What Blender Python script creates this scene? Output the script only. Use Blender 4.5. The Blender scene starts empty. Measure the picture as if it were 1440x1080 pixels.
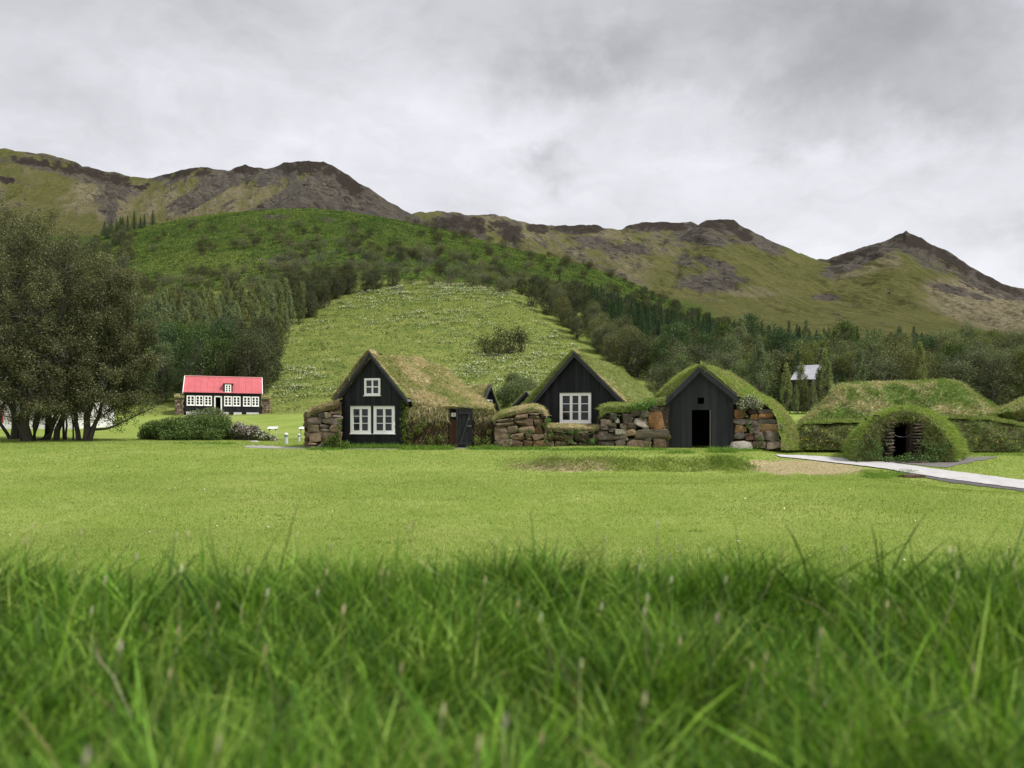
import bpy, math
import numpy as np
from mathutils import Vector
R = math.radians
S = bpy.context.scene
COL = S.collection
rng = np.random.default_rng(7)

# ---------------------------------------------------------------- camera, sky, sun, exposure
CAMZ, HOR, F = 1.4, 585.0, 1120.0      # eye height, horizon row and focal length in photograph pixels
cam_d = bpy.data.cameras.new('camera'); cam = bpy.data.objects.new('camera', cam_d); COL.objects.link(cam)
cam_d.sensor_width = 36; cam_d.lens = 28; cam_d.shift_y = (HOR-540)/1440
cam_d.clip_start = 0.02; cam_d.clip_end = 20000
cam_d.dof.use_dof = True; cam_d.dof.focus_distance = 34; cam_d.dof.aperture_fstop = 3.6; cam_d.dof.aperture_blades = 7
cam.location = (0, 0, CAMZ); cam.rotation_euler = (R(90), 0, 0)
S.camera = cam
S.render.engine = 'CYCLES'
S.view_settings.view_transform = 'Standard'; S.view_settings.look = 'None'
S.view_settings.exposure = 0.22; S.view_settings.gamma = 1
S.cycles.use_denoising = True
S.cycles.max_bounces = 6; S.cycles.diffuse_bounces = 3; S.cycles.transmission_bounces = 3

SUN_AZ, SUN_EL = R(112), R(50)          # azimuth from +Y (behind the hills), positive = to the right
sun_d = bpy.data.lights.new('sun', 'SUN'); sun = bpy.data.objects.new('sun', sun_d); COL.objects.link(sun)
sun_d.energy = 4.0; sun_d.angle = R(7); sun_d.color = (1, .96, .9)
sv = Vector((math.sin(SUN_AZ)*math.cos(SUN_EL), math.cos(SUN_AZ)*math.cos(SUN_EL), math.sin(SUN_EL)))
sun.rotation_euler = sv.to_track_quat('Z', 'Y').to_euler()
sun.location = sv*100

class NT:
    def __init__(s, tree): s.t = tree; s.n = tree.nodes; s.l = tree.links
    def new(s, typ, **kw):
        n = s.n.new(typ)
        for k, v in kw.items(): setattr(n, k, v)
        return n
    def put(s, sock, v):
        if isinstance(v, bpy.types.NodeSocket): s.l.new(v, sock)
        elif v is not None:
            if isinstance(v, (tuple, list)) and len(v) == 3 and sock.type == 'RGBA': v = (*v, 1)
            sock.default_value = v
    def math(s, op, a, b=None, c=None, clamp=False):
        n = s.new('ShaderNodeMath', operation=op, use_clamp=clamp)
        for i, v in enumerate((a, b, c)):
            if v is not None: s.put(n.inputs[i], v)
        return n.outputs[0]
    def mix(s, f, a, b, blend='MIX'):
        n = s.new('ShaderNodeMix', data_type='RGBA', blend_type=blend)
        s.put(n.inputs[0], f); s.put(n.inputs[6], a); s.put(n.inputs[7], b)
        return n.outputs[2]
    def noise(s, vec, scale, detail=3, rough=.55, dist=0, col=False, typ=None):
        n = s.new('ShaderNodeTexNoise')
        if typ: n.noise_type = typ
        s.put(n.inputs['Vector'], vec); n.inputs['Scale'].default_value = scale
        n.inputs['Detail'].default_value = detail; n.inputs['Roughness'].default_value = rough
        n.inputs['Distortion'].default_value = dist
        return n.outputs['Color' if col else 'Fac']
    def ramp(s, f, pts):
        n = s.new('ShaderNodeValToRGB'); e = n.color_ramp.elements
        while len(e) < len(pts): e.new(.5)
        for k, (p, c) in enumerate(pts):
            e[k].position = p; e[k].color = (c, c, c, 1) if not isinstance(c, tuple) else (*c, 1)
        s.put(n.inputs[0], f); return n.outputs[0]
    def maprange(s, v, a, b, c=0., d=1.):
        n = s.new('ShaderNodeMapRange'); n.interpolation_type = 'SMOOTHSTEP'
        s.put(n.inputs[0], v)
        for i, x in enumerate((a, b, c, d)): n.inputs[i+1].default_value = x
        return n.outputs[0]
    def scalev(s, vec, sc):
        n = s.new('ShaderNodeVectorMath', operation='MULTIPLY'); s.put(n.inputs[0], vec); n.inputs[1].default_value = sc
        return n.outputs[0]

def make_world():
    w = bpy.data.worlds.new('World'); S.world = w; w.use_nodes = True
    w.node_tree.nodes.clear(); t = NT(w.node_tree)
    out = t.new('ShaderNodeOutputWorld'); bg = t.new('ShaderNodeBackground'); bg.inputs['Strength'].default_value = 0.1
    sky = t.new('ShaderNodeTexSky', sky_type='NISHITA', sun_disc=False)
    sky.sun_elevation = SUN_EL; sky.sun_rotation = SUN_AZ; sky.air_density = 1.2; sky.dust_density = 2
    tc = t.new('ShaderNodeTexCoord').outputs['Generated']
    sep = t.new('ShaderNodeSeparateXYZ'); t.put(sep.inputs[0], tc); x, y, z = sep.outputs
    # cloud deck: noise over direction, stretched sideways, brighter towards the zenith as under real overcast
    warp = t.noise(t.scalev(tc, (2.2, 2.2, 4.0)), 1.6, 4, .6, col=True)
    wv = t.new('ShaderNodeVectorMath', operation='MULTIPLY_ADD')
    t.put(wv.inputs[0], warp); wv.inputs[1].default_value = (.35, .35, .22); t.put(wv.inputs[2], tc)
    n1 = t.noise(t.scalev(wv.outputs[0], (1.6, 1.6, 4.2)), 1.7, 5, .5)
    n2 = t.noise(t.scalev(wv.outputs[0], (1.4, 1.4, 3.0)), 5.5, 6, .58)
    base = t.ramp(z, [(0, .70), (.14, .80), (.27, .77), (.36, .70), (.45, .63), (.52, .62), (.62, .85), (.8, 1.0)])
    zen = t.maprange(z, .5, .95, 1.0, .95)
    L = t.math('MULTIPLY', base, zen)
    L = t.math('MULTIPLY', L, t.math('MULTIPLY_ADD', n1, .50, .75))
    L = t.math('MULTIPLY', L, t.math('MULTIPLY_ADD', n2, .44, .78))
    yy = t.math('MAXIMUM', y, .15)
    wsep = t.new('ShaderNodeSeparateXYZ'); t.put(wsep.inputs[0], t.noise(tc, 7, 5, .62, col=True))
    gx = t.math('MULTIPLY_ADD', t.math('SUBTRACT', wsep.outputs[0], .5), .34, t.math('DIVIDE', x, yy))
    gz = t.math('MULTIPLY_ADD', t.math('SUBTRACT', wsep.outputs[1], .5), .22, t.math('DIVIDE', z, yy))
    for px, py, rx, ry, a in [(1240, 60, 320, 120, -.45), (850, 75, 85, 60, -.24), (1340, 160, 200, 40, -.20), (1010, 60, 120, 40, .16), (930, 150, 170, 30, .10), (728, 228, 42, 30, -.24), (750, 268, 26, 16, -.14),
                              (60, 10, 330, 50, -.12), (130, 150, 170, 50, -.12), (600, 190, 170, 90, .14), (1010, 245, 200, 70, .08), (330, 60, 160, 60, .05),
                              (1425, 350, 50, 50, -.15), (1180, 210, 180, 26, -.1), (620, 40, 130, 40, -.05)]:
        dx = t.math('DIVIDE', t.math('SUBTRACT', gx, (px-720)/F), rx/F)
        dz = t.math('DIVIDE', t.math('SUBTRACT', gz, (HOR-py)/F), ry/F)
        r2 = t.math('ADD', t.math('MULTIPLY', dx, dx), t.math('MULTIPLY', dz, dz))
        e = t.math('POWER', 2.718, t.math('MULTIPLY', r2, -1.0))
        L = t.math('MULTIPLY', L, t.math('MULTIPLY_ADD', e, a, 1.0))
    comb = t.new('ShaderNodeCombineXYZ')
    for i, k in enumerate((9.35, 9.37, 9.9)): t.put(comb.inputs[i], t.math('MULTIPLY', L, k))
    c = t.mix(.93, sky.outputs[0], comb.outputs[0])
    t.l.new(c, bg.inputs['Color']); t.l.new(bg.outputs[0], out.inputs[0])
make_world()

# ---------------------------------------------------------------- numeric helpers
def _h(ix, iy, iz, seed):
    n = (ix.astype(np.int64)*374761393 + iy.astype(np.int64)*668265263 + iz.astype(np.int64)*2147483647 + seed*974634777) & 0xffffffff
    n = ((n ^ (n >> 13))*1274126177) & 0xffffffff
    n = (n ^ (n >> 16)) & 0xffffff
    return n/float(0xffffff)
def vnoise(x, y, z=0.0, seed=0):
    x, y, z = np.broadcast_arrays(np.asarray(x, float), y, z)
    fx, fy, fz = np.floor(x), np.floor(y), np.floor(z)
    u, v, w = x-fx, y-fy, z-fz
    u, v, w = [q*q*(3-2*q) for q in (u, v, w)]
    r = 0
    for a in (0, 1):
        for b in (0, 1):
            for c in (0, 1):
                r = r + _h(fx+a, fy+b, fz+c, seed)*(u if a else 1-u)*(v if b else 1-v)*(w if c else 1-w)
    return r
def fbm(x, y, z=0.0, oct=4, seed=0, gain=.5):
    r, a, s = 0, 1, 0
    for k in range(oct):
        r = r + a*vnoise(np.asarray(x)*2**k, np.asarray(y)*2**k, np.asarray(z)*2**k, seed+k*17); s += a; a *= gain
    return r/s - .5
def sstep(a, b, x):
    t = np.clip((np.asarray(x, float)-a)/(b-a), 0, 1); return t*t*(3-2*t)
def ell(px, py, cx, cy, rx, ry, rot=0., soft=.5):
    c, s = math.cos(R(rot)), math.sin(R(rot))
    dx, dy = px-cx, py-cy
    d = np.sqrt(((dx*c+dy*s)/rx)**2 + ((-dx*s+dy*c)/ry)**2)
    return 1-sstep(1-soft, 1+soft, d)

# ---------------------------------------------------------------- the lie of the land
# metres: X to the right, Y away from the eye, Z up.  px = 720 + F*X/Y is the bearing of a spot seen from the lawn.
KD = np.array([105, 150, 230, 320, 400, 480.])
KP = {-300: (568, 505, 430, 395, 372, 350), 0: (568, 515, 430, 385, 352, 330), 100: (569, 515, 428, 380, 342, 332), 200: (570, 518, 424, 362, 320, 330),
      300: (572, 515, 420, 348, 301, 320), 400: (573, 517, 412, 345, 293, 315), 480: (572, 515, 409, 345, 296, 318), 560: (572, 513, 407, 350, 310, 330),
      640: (572, 513, 407, 366, 329, 346), 720: (571, 515, 411, 385, 349, 366), 800: (571, 518, 437, 404, 367, 384), 880: (571, 522, 462, 428, 394, 402),
      960: (571, 530, 485, 455, 434, 428), 1060: (572, 540, 503, 480, 470, 455), 1150: (572, 546, 508, 492, 480, 462), 1275: (572, 550, 512, 497, 484, 468),
      1440: (573, 555, 522, 505, 494, 480), 1740: (573, 558, 530, 515, 505, 495)}
for _k in KP:
    if 100 <= _k <= 560: KP[_k] = (583 if _k < 450 else 577,)+KP[_k][1:]
GX = np.arange(-340, 1781, 4.0)
TAB = np.stack([np.interp(GX, sorted(KP), [KP[k][j] for k in sorted(KP)]) for j in range(len(KD))])
ker = np.hanning(23); ker /= ker.sum()
TAB = np.stack([np.convolve(np.pad(r, 11, 'edge'), ker, 'valid') for r in TAB])
TZ = CAMZ + (HOR-TAB)/F*KD[:, None]                 # heights at the knots

def z_near(X, Y):
    X = np.asarray(X, float); Y = np.asarray(Y, float)
    px = 720+F*X/np.maximum(Y, 1.5)
    z = np.interp(Y, [-12, .5, 1.55, 2.2, 3.4, 5.2, 7, 22, 33, 45], [.965, .97, 1.0, .86, .36, -.22, -.36, -.35, -.02, .12])
    z = z + .05*fbm(X/4, Y/4, seed=3, oct=3)*sstep(6, 9, Y) + .22*fbm(X/11, Y/14, seed=5, oct=2)*sstep(7, 12, Y)*(1-sstep(19, 24, Y))
    z = z + .05*fbm(X/.5, Y/.5, seed=9)*(1-sstep(4, 6, Y))
    # grassy step in the lawn before the houses
    ex = sstep(705, 790, px)*(1-sstep(1000, 1110, px))
    yb = 25.2 + .5*fbm(X/2.3, 0.3, seed=21, oct=3) - .9*ex + 1.0
    low = -.42
    hi = np.interp(Y, [20, 26, 33, 45], [.02, .13, .04, .12])
    st = sstep(0, 1, (Y-yb)/.85)
    zs = low*(1-st)+hi*st
    m = ex*sstep(20, 22, Y)*(1-sstep(31, 34, Y))
    z = z*(1-m)+zs*m
    # low grassy heap before the middle wall
    z = z + .17*np.exp(-(((X-3.2)/2.6)**4+((Y-32.6)/1.0)**2))
    # ground to the right sits lower
    z = z - .28*sstep(9.5, 12.5, X)*sstep(17, 21, Y)*(1-sstep(40, 50, Y))*(1-m)
    return z

def z_hill(X, Y):
    px = np.clip(720+F*X/np.maximum(Y, 20), -338, 1776)
    g = (px+340)/4; i = np.clip(g.astype(int), 0, len(GX)-2); f = g-i
    zk = TZ[:, i]*(1-f)+TZ[:, i+1]*f                   # knots x points
    n = len(KD)
    yy = np.clip(Y, KD[0], KD[-1]-1e-3)
    k = np.clip(np.searchsorted(KD, yy, 'right')-1, 0, n-2)
    ar = np.arange(len(px))
    d = np.diff(zk, axis=0)/np.diff(KD)[:, None]
    m = np.empty_like(zk); m[0] = d[0]; m[-1] = d[-1]
    m[1:-1] = np.where(d[:-1]*d[1:] > 0, 2*d[:-1]*d[1:]/(d[:-1]+d[1:]+1e-9), 0)
    h = (KD[1:]-KD[:-1])[k]; t = (yy-KD[k])/h
    z0, z1, m0, m1 = zk[k, ar], zk[k+1, ar], m[k, ar], m[k+1, ar]
    return (2*t**3-3*t**2+1)*z0+(t**3-2*t**2+t)*h*m0+(-2*t**3+3*t**2)*z1+(t**3-t**2)*h*m1

RA = [(-340, 190), (-100, 198), (0, 206), (60, 213), (130, 234), (180, 244), (208, 249), (235, 242), (255, 235), (275, 232), (285, 234), (300, 238), (322, 240), (333, 233), (345, 230), (357, 234),
      (385, 235), (400, 229), (418, 225), (430, 224), (455, 226), (470, 232), (490, 243), (504, 254), (520, 262), (545, 282), (575, 296), (600, 309), (640, 331), (700, 368), (760, 405), (840, 440), (1780, 520)]
RB = [(-340, 330), (500, 330), (575, 299), (590, 297), (625, 296), (660, 299), (700, 303), (720, 308), (745, 313), (775, 316), (820, 315), (840, 316), (852, 321), (874, 322), (882, 317), (900, 311), (925, 310),
      (972, 312), (985, 320), (1010, 335), (1080, 390), (1160, 430), (1780, 520)]
RC = [(-340, 520), (820, 440), (900, 395), (940, 345), (975, 318), (986, 311), (996, 307), (1022, 306), (1032, 309), (1040, 317), (1058, 324), (1080, 335), (1100, 344), (1130, 358), (1148, 363.5), (1165, 363),
      (1200, 351), (1225, 343), (1245, 337), (1258, 330), (1270, 328), (1274, 324), (1279, 328), (1295, 333), (1312, 343), (1325, 349), (1345, 358), (1365, 373), (1390, 386), (1408, 397), (1424, 402), (1440, 405), (1520, 430), (1780, 470)]
def z_mount(X, Y):
    """three massifs; returns height and which one is in front"""
    px = np.clip(720+F*X/np.maximum(Y, 20), -338, 1776)
    z48 = np.interp(px, GX, TZ[-1])
    zs = []
    for j, (RR, Dc, p) in enumerate(((RA, 820., 1.12), (RB, 1120., 1.2), (RC, 1000., 1.12))):
        xs, ys = zip(*RR)
        zc = CAMZ + (HOR-np.interp(px, xs, ys))/F*Dc
        g_ = np.interp(GX, xs, ys); k_ = np.hanning(41); g_ = np.convolve(np.pad(g_, 20, 'edge'), k_/k_.sum(), 'valid')
        zsm = CAMZ + (HOR-np.interp(px, GX, g_))/F*Dc
        t = np.clip((Y-480)/(Dc-480), 0, 1.0)
        zf = z48+(zsm-z48)*t**p+(zc-zsm)*sstep(.72, .98, t)
        zb = zc-(Y-Dc)*.45
        zz = np.where(Y < Dc, zf, zb)
        # cliffs below the crest: steeper step of rock
        zs.append(zz)
    zs = np.stack(zs); a = zs.argmax(0)
    return zs.max(0), a
Z0 = lambda z: z
def height(X, Y, rough=True):
    sh = np.broadcast(X, Y).shape
    X = np.broadcast_to(np.asarray(X, float), sh).ravel(); Y = np.broadcast_to(np.asarray(Y, float), sh).ravel()
    zn = z_near(X, np.minimum(Y, 45))
    zh = z_hill(X, np.maximum(Y, 105))
    t = np.clip((Y-45)/60, 0, 1); t = t*.55+.45*t*t
    z = np.where(Y < 105, zn+(zh-zn)*t, zh)
    if (Y > 470).any():
        zm, _ = z_mount(X, Y)
        z = np.where(Y > 480, zm, z)
    if rough:
        z = z + 1.0*fbm(X/9, Y/9, seed=31, oct=4)*sstep(108, 150, Y)*(1-sstep(440, 480, Y))*.9
        z = z + 2.2*fbm(X/34, Y/30, seed=37, oct=3)*sstep(150, 260, Y)*(1-sstep(380, 420, Y))
        m = sstep(500, 620, Y)
        r1 = fbm(X/26, Y/140, seed=41, oct=4); r2 = fbm(X/9, Y/22, seed=43, oct=4); r3 = np.abs(fbm(X/60, Y/90, seed=47, oct=4))
        pxx = np.clip(720+F*X/np.maximum(Y, 20), -338, 1776); hz = HOR-(z-CAMZ)*F/np.maximum(Y, 20)
        near = np.minimum.reduce([np.abs(hz-np.interp(pxx, *zip(*q))) for q in (RA, RB, RC)])
        m = m*(.34+.66*sstep(2, 26, near))
        z = z + m*(12*r1 + 7*r2 - 22*r3 - 14*np.abs(fbm(X/17, Y/150, seed=53, oct=3)))
    return z.reshape(sh)

def height1(X, Y): return float(height(np.array([X]), np.array([Y]))[0])
def W(px, py, Y): return np.array([(px-720)*Y/F, Y, CAMZ+(HOR-py)*Y/F])
_YS = np.concatenate([np.arange(2, 60, .1), np.arange(60, 500, .6), np.arange(500, 1200, 2)])
def hit(px, py, ymin=2):
    ys = _YS[_YS >= ymin]
    z = height((px-720)*ys/F, ys, rough=False)
    q = HOR-(z-CAMZ)*F/ys
    k = np.argmax(q <= py)
    if not (q <= py).any(): k = len(ys)-1
    Y = ys[k]; return np.array([(px-720)*Y/F, Y, z[k]])

# ---------------------------------------------------------------- mesh helpers
class MB:
    def __init__(s): s.v = []; s.q = []; s.t = []; s.c = []; s.n = 0; s.sm = []
    def add(s, V, Q=None, T=None, col=(1, 1, 1)):
        V = np.asarray(V, float).reshape(-1, 3); s.v.append(V)
        c = np.asarray(col, float)
        s.c.append(np.broadcast_to(c, (len(V), 3)) if c.ndim == 1 else c)
        if Q is not None and len(Q): s.q.append(np.asarray(Q, np.int64).reshape(-1, 4)+s.n)
        if T is not None and len(T): s.t.append(np.asarray(T, np.int64).reshape(-1, 3)+s.n)
        s.n += len(V); return s
    def box(s, a, b, col=(1, 1, 1), M=None):
        (x0, y0, z0), (x1, y1, z1) = a, b
        V = np.array([(x0, y0, z0), (x1, y0, z0), (x1, y1, z0), (x0, y1, z0), (x0, y0, z1), (x1, y0, z1), (x1, y1, z1), (x0, y1, z1)], float)
        if M is not None: V = M(V)
        return s.add(V, [(0, 3, 2, 1), (4, 5, 6, 7), (0, 1, 5, 4), (1, 2, 6, 5), (2, 3, 7, 6), (3, 0, 4, 7)], col=col)
    def tube(s, pts, rad, n=6, col=(1, 1, 1), cap=True):
        pts = np.asarray(pts, float); m = len(pts)
        rad = np.broadcast_to(np.asarray(rad, float), (m,))
        d = np.gradient(pts, axis=0); d /= np.linalg.norm(d, axis=1)[:, None]+1e-9
        up = np.where(np.abs(d[:, 2:3]) > .9, np.array([[1., 0, 0]]), np.array([[0, 0, 1.]]))
        a = np.cross(d, up); a /= np.linalg.norm(a, axis=1)[:, None]+1e-9; b = np.cross(d, a)
        th = np.arange(n)*2*math.pi/n
        V = pts[:, None]+rad[:, None, None]*(np.cos(th)[None, :, None]*a[:, None]+np.sin(th)[None, :, None]*b[:, None])
        i = np.arange(m-1)[:, None]*n; j = np.arange(n)[None]; k = (j+1) % n
        Q = np.stack([i+j, i+k, i+n+k, i+n+j], -1).reshape(-1, 4)
        T = []
        V = V.reshape(-1, 3)
        if cap:
            V = np.vstack([V, pts[:1], pts[-1:]])
            T = [(m*n, (q+1) % n, q) for q in range(n)]+[(m*n+1, (m-1)*n+q, (m-1)*n+(q+1) % n) for q in range(n)]
        return s.add(V, Q, T, col)
    def poly(s, V, F_, col=(1, 1, 1)):
        for f in F_:
            P = [V[i] for i in f]
            if len(P) == 4: s.add(P, [(0, 1, 2, 3)], col=col)
            else:
                s.add(P, None, [(0, i, i+1) for i in range(1, len(P)-1)], col)
        return s
    def arrays(s):
        V = np.concatenate(s.v); C = np.concatenate(s.c)
        Q = np.concatenate(s.q) if s.q else np.zeros((0, 4), int); T = np.concatenate(s.t) if s.t else np.zeros((0, 3), int)
        return V, C, Q, T
    def mesh(s, name, mat, origin=(0, 0, 0), smooth=False, extra=None):
        V, C, Q, T = s.arrays()
        me = bpy.data.meshes.new(name)
        me.vertices.add(len(V)); me.vertices.foreach_set('co', (V-np.asarray(origin, float)).astype(np.float32).ravel())
        nl = Q.size+T.size; me.loops.add(nl)
        me.loops.foreach_set('vertex_index', np.concatenate([Q.ravel(), T.ravel()]).astype(np.int32))
        npol = len(Q)+len(T); me.polygons.add(npol)
        st = np.concatenate([np.arange(len(Q))*4, Q.size+np.arange(len(T))*3]).astype(np.int32)
        me.polygons.foreach_set('loop_start', st)
        me.polygons.foreach_set('use_smooth', np.full(npol, bool(smooth)))
        at = me.attributes.new('Col', 'FLOAT_COLOR', 'POINT')
        at.data.foreach_set('color', np.hstack([C, np.ones((len(C), 1))]).astype(np.float32).ravel())
        for k, A in (extra or {}).items():
            at = me.attributes.new(k, 'FLOAT_COLOR', 'POINT')
            at.data.foreach_set('color', np.hstack([A, np.ones((len(A), 1))]).astype(np.float32).ravel())
        me.update(calc_edges=True)
        if mat: me.materials.append(mat)
        return me
    def build(s, name, mat, parent=None, smooth=False, extra=None):
        o = parent; org = np.zeros(3)
        while o is not None: org = org+np.array(o.location); o = o.parent
        ob = bpy.data.objects.new(name, s.mesh(name, mat, org, smooth, extra)); COL.objects.link(ob)
        ob.parent = parent
        return ob

def thing(name, label, cat, loc=(0, 0, 0), group=None):
    o = bpy.data.objects.new(name, None); COL.objects.link(o); o.location = tuple(loc); o.empty_display_size = .3
    o['label'] = label; o['category'] = cat
    if group: o['group'] = group
    return o
def tag(o, label=None, cat=None, group=None, kind=None):
    for k, v in (('label', label), ('category', cat), ('group', group), ('kind', kind)):
        if v: o[k] = v
    return o

# ---------------------------------------------------------------- materials
MATS = {}
def new_mat(name):
    m = bpy.data.materials.new(name); m.use_nodes = True; m.node_tree.nodes.clear()
    t = NT(m.node_tree); out = t.new('ShaderNodeOutputMaterial'); b = t.new('ShaderNodeBsdfPrincipled')
    t.l.new(b.outputs[0], out.inputs[0]); b.inputs['Specular IOR Level'].default_value = .3
    MATS[name] = m; return m, t, b, out
def m_generic(name, rough=.8, var=.3, vscale=6., bump=.3, bscale=20., trans=0., rnd=0., tint=None, spec=.3, stretch=(1, 1, 1), metal=0., patch=None):
    """colour from the mesh's own colours, varied by noise, with bump, optional leaf translucency"""
    m, t, b, out = new_mat(name)
    a = t.new('ShaderNodeAttribute', attribute_name='Col').outputs['Color']
    if tint: a = t.mix(1., a, tint, 'MULTIPLY')
    tc = t.new('ShaderNodeTexCoord').outputs['Object']; tc = t.scalev(tc, stretch)
    n = t.noise(tc, vscale, 4, .6)
    v = t.math('MULTIPLY_ADD', n, var*2, 1-var)
    if rnd:
        oi = t.new('ShaderNodeObjectInfo').outputs['Random']
        v = t.math('MULTIPLY', v, t.math('MULTIPLY_ADD', oi, rnd*2, 1-rnd))
    cb = t.new('ShaderNodeCombineXYZ')
    for i in range(3): t.put(cb.inputs[i], v)
    c = t.mix(1., a, cb.outputs[0], 'MULTIPLY')
    if rnd:
        hs = t.new('ShaderNodeHueSaturation'); t.put(hs.inputs['Color'], c)
        oi2 = t.math('FRACT', t.math('MULTIPLY', oi, 7.31))
        t.put(hs.inputs['Hue'], t.math('MULTIPLY_ADD', oi2, .05, .475)); t.put(hs.inputs['Saturation'], t.math('MULTIPLY_ADD', oi2, -.35, 1.12))
        c = hs.outputs[0]
    if patch:                       # moss in one noise, pale lichen in another
        c = t.mix(t.maprange(t.noise(tc, 2.6, 5, .7), .54, .68, 0, .75), c, patch[0])
        c = t.mix(t.maprange(t.noise(t.scalev(tc, (1.1, 1, 1)), 6.5, 5, .75), .57, .70, 0, .7), c, patch[1])
    t.put(b.inputs['Base Color'], c); b.inputs['Roughness'].default_value = rough; b.inputs['Specular IOR Level'].default_value = spec
    b.inputs['Metallic'].default_value = metal
    if bump:
        bm = t.new('ShaderNodeBump'); bm.inputs['Strength'].default_value = bump; bm.inputs['Distance'].default_value = .05
        t.put(bm.inputs['Height'], t.noise(tc, bscale, 4, .65)); t.put(b.inputs['Normal'], bm.outputs[0])
    if trans:
        tr = t.new('ShaderNodeBsdfTranslucent'); t.put(tr.inputs['Color'], t.mix(1., c, (1.25, 1.35, .7), 'MULTIPLY'))
        ms = t.new('ShaderNodeMixShader'); ms.inputs[0].default_value = trans
        t.l.new(b.outputs[0], ms.inputs[1]); t.l.new(tr.outputs[0], ms.inputs[2]); t.l.new(ms.outputs[0], out.inputs[0])
    return m
def m_flat(name, col, rough=.6, **k): return m_generic(name, rough, tint=col, **k)

m_leaf = m_generic('leaf', .8, .3, .8, 0, trans=.28, rnd=.16, spec=.06)
m_leafbig = m_generic('leaf_near', .8, .3, .6, 0, trans=.25, spec=.06)
m_grass = m_generic('grass_blade', .6, .2, 1.2, 0, trans=.35, spec=.05)
m_fgrass = m_generic('long_grass', .55, .4, 2.6, 0, trans=.3, spec=.12)
m_bark = m_generic('bark', .9, .4, 3, .8, 12, stretch=(1, 1, .3))
m_stone = m_generic('stone', .95, .5, 4, 1., 11, spec=.08, patch=((.05, .055, .025), (.34, .33, .29)))
m_soil = m_generic('soil', .95, .5, 4, 1., 9, spec=.05)
m_plank = m_generic('tarred_board', .6, .6, 5, .5, 14, stretch=(1, 1, .05), spec=.22)
m_white = m_generic('white_paint', .5, .08, 4, .1, 20)
m_metal = m_generic('metal_sheet', .5, .28, 1.1, .05, 5, metal=.1, stretch=(1, 1, .3))
m_dark = m_generic('dark_interior', .9, .2, 3, 0)
m_petal = m_generic('petal', .7, .15, 5, 0, trans=.2)
def make_glass():
    m, t, b, out = new_mat('window_glass')
    b.inputs['Base Color'].default_value = (.012, .014, .016, 1); b.inputs['Roughness'].default_value = .06; b.inputs['Specular IOR Level'].default_value = .5
    return m
m_glass = make_glass()

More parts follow.
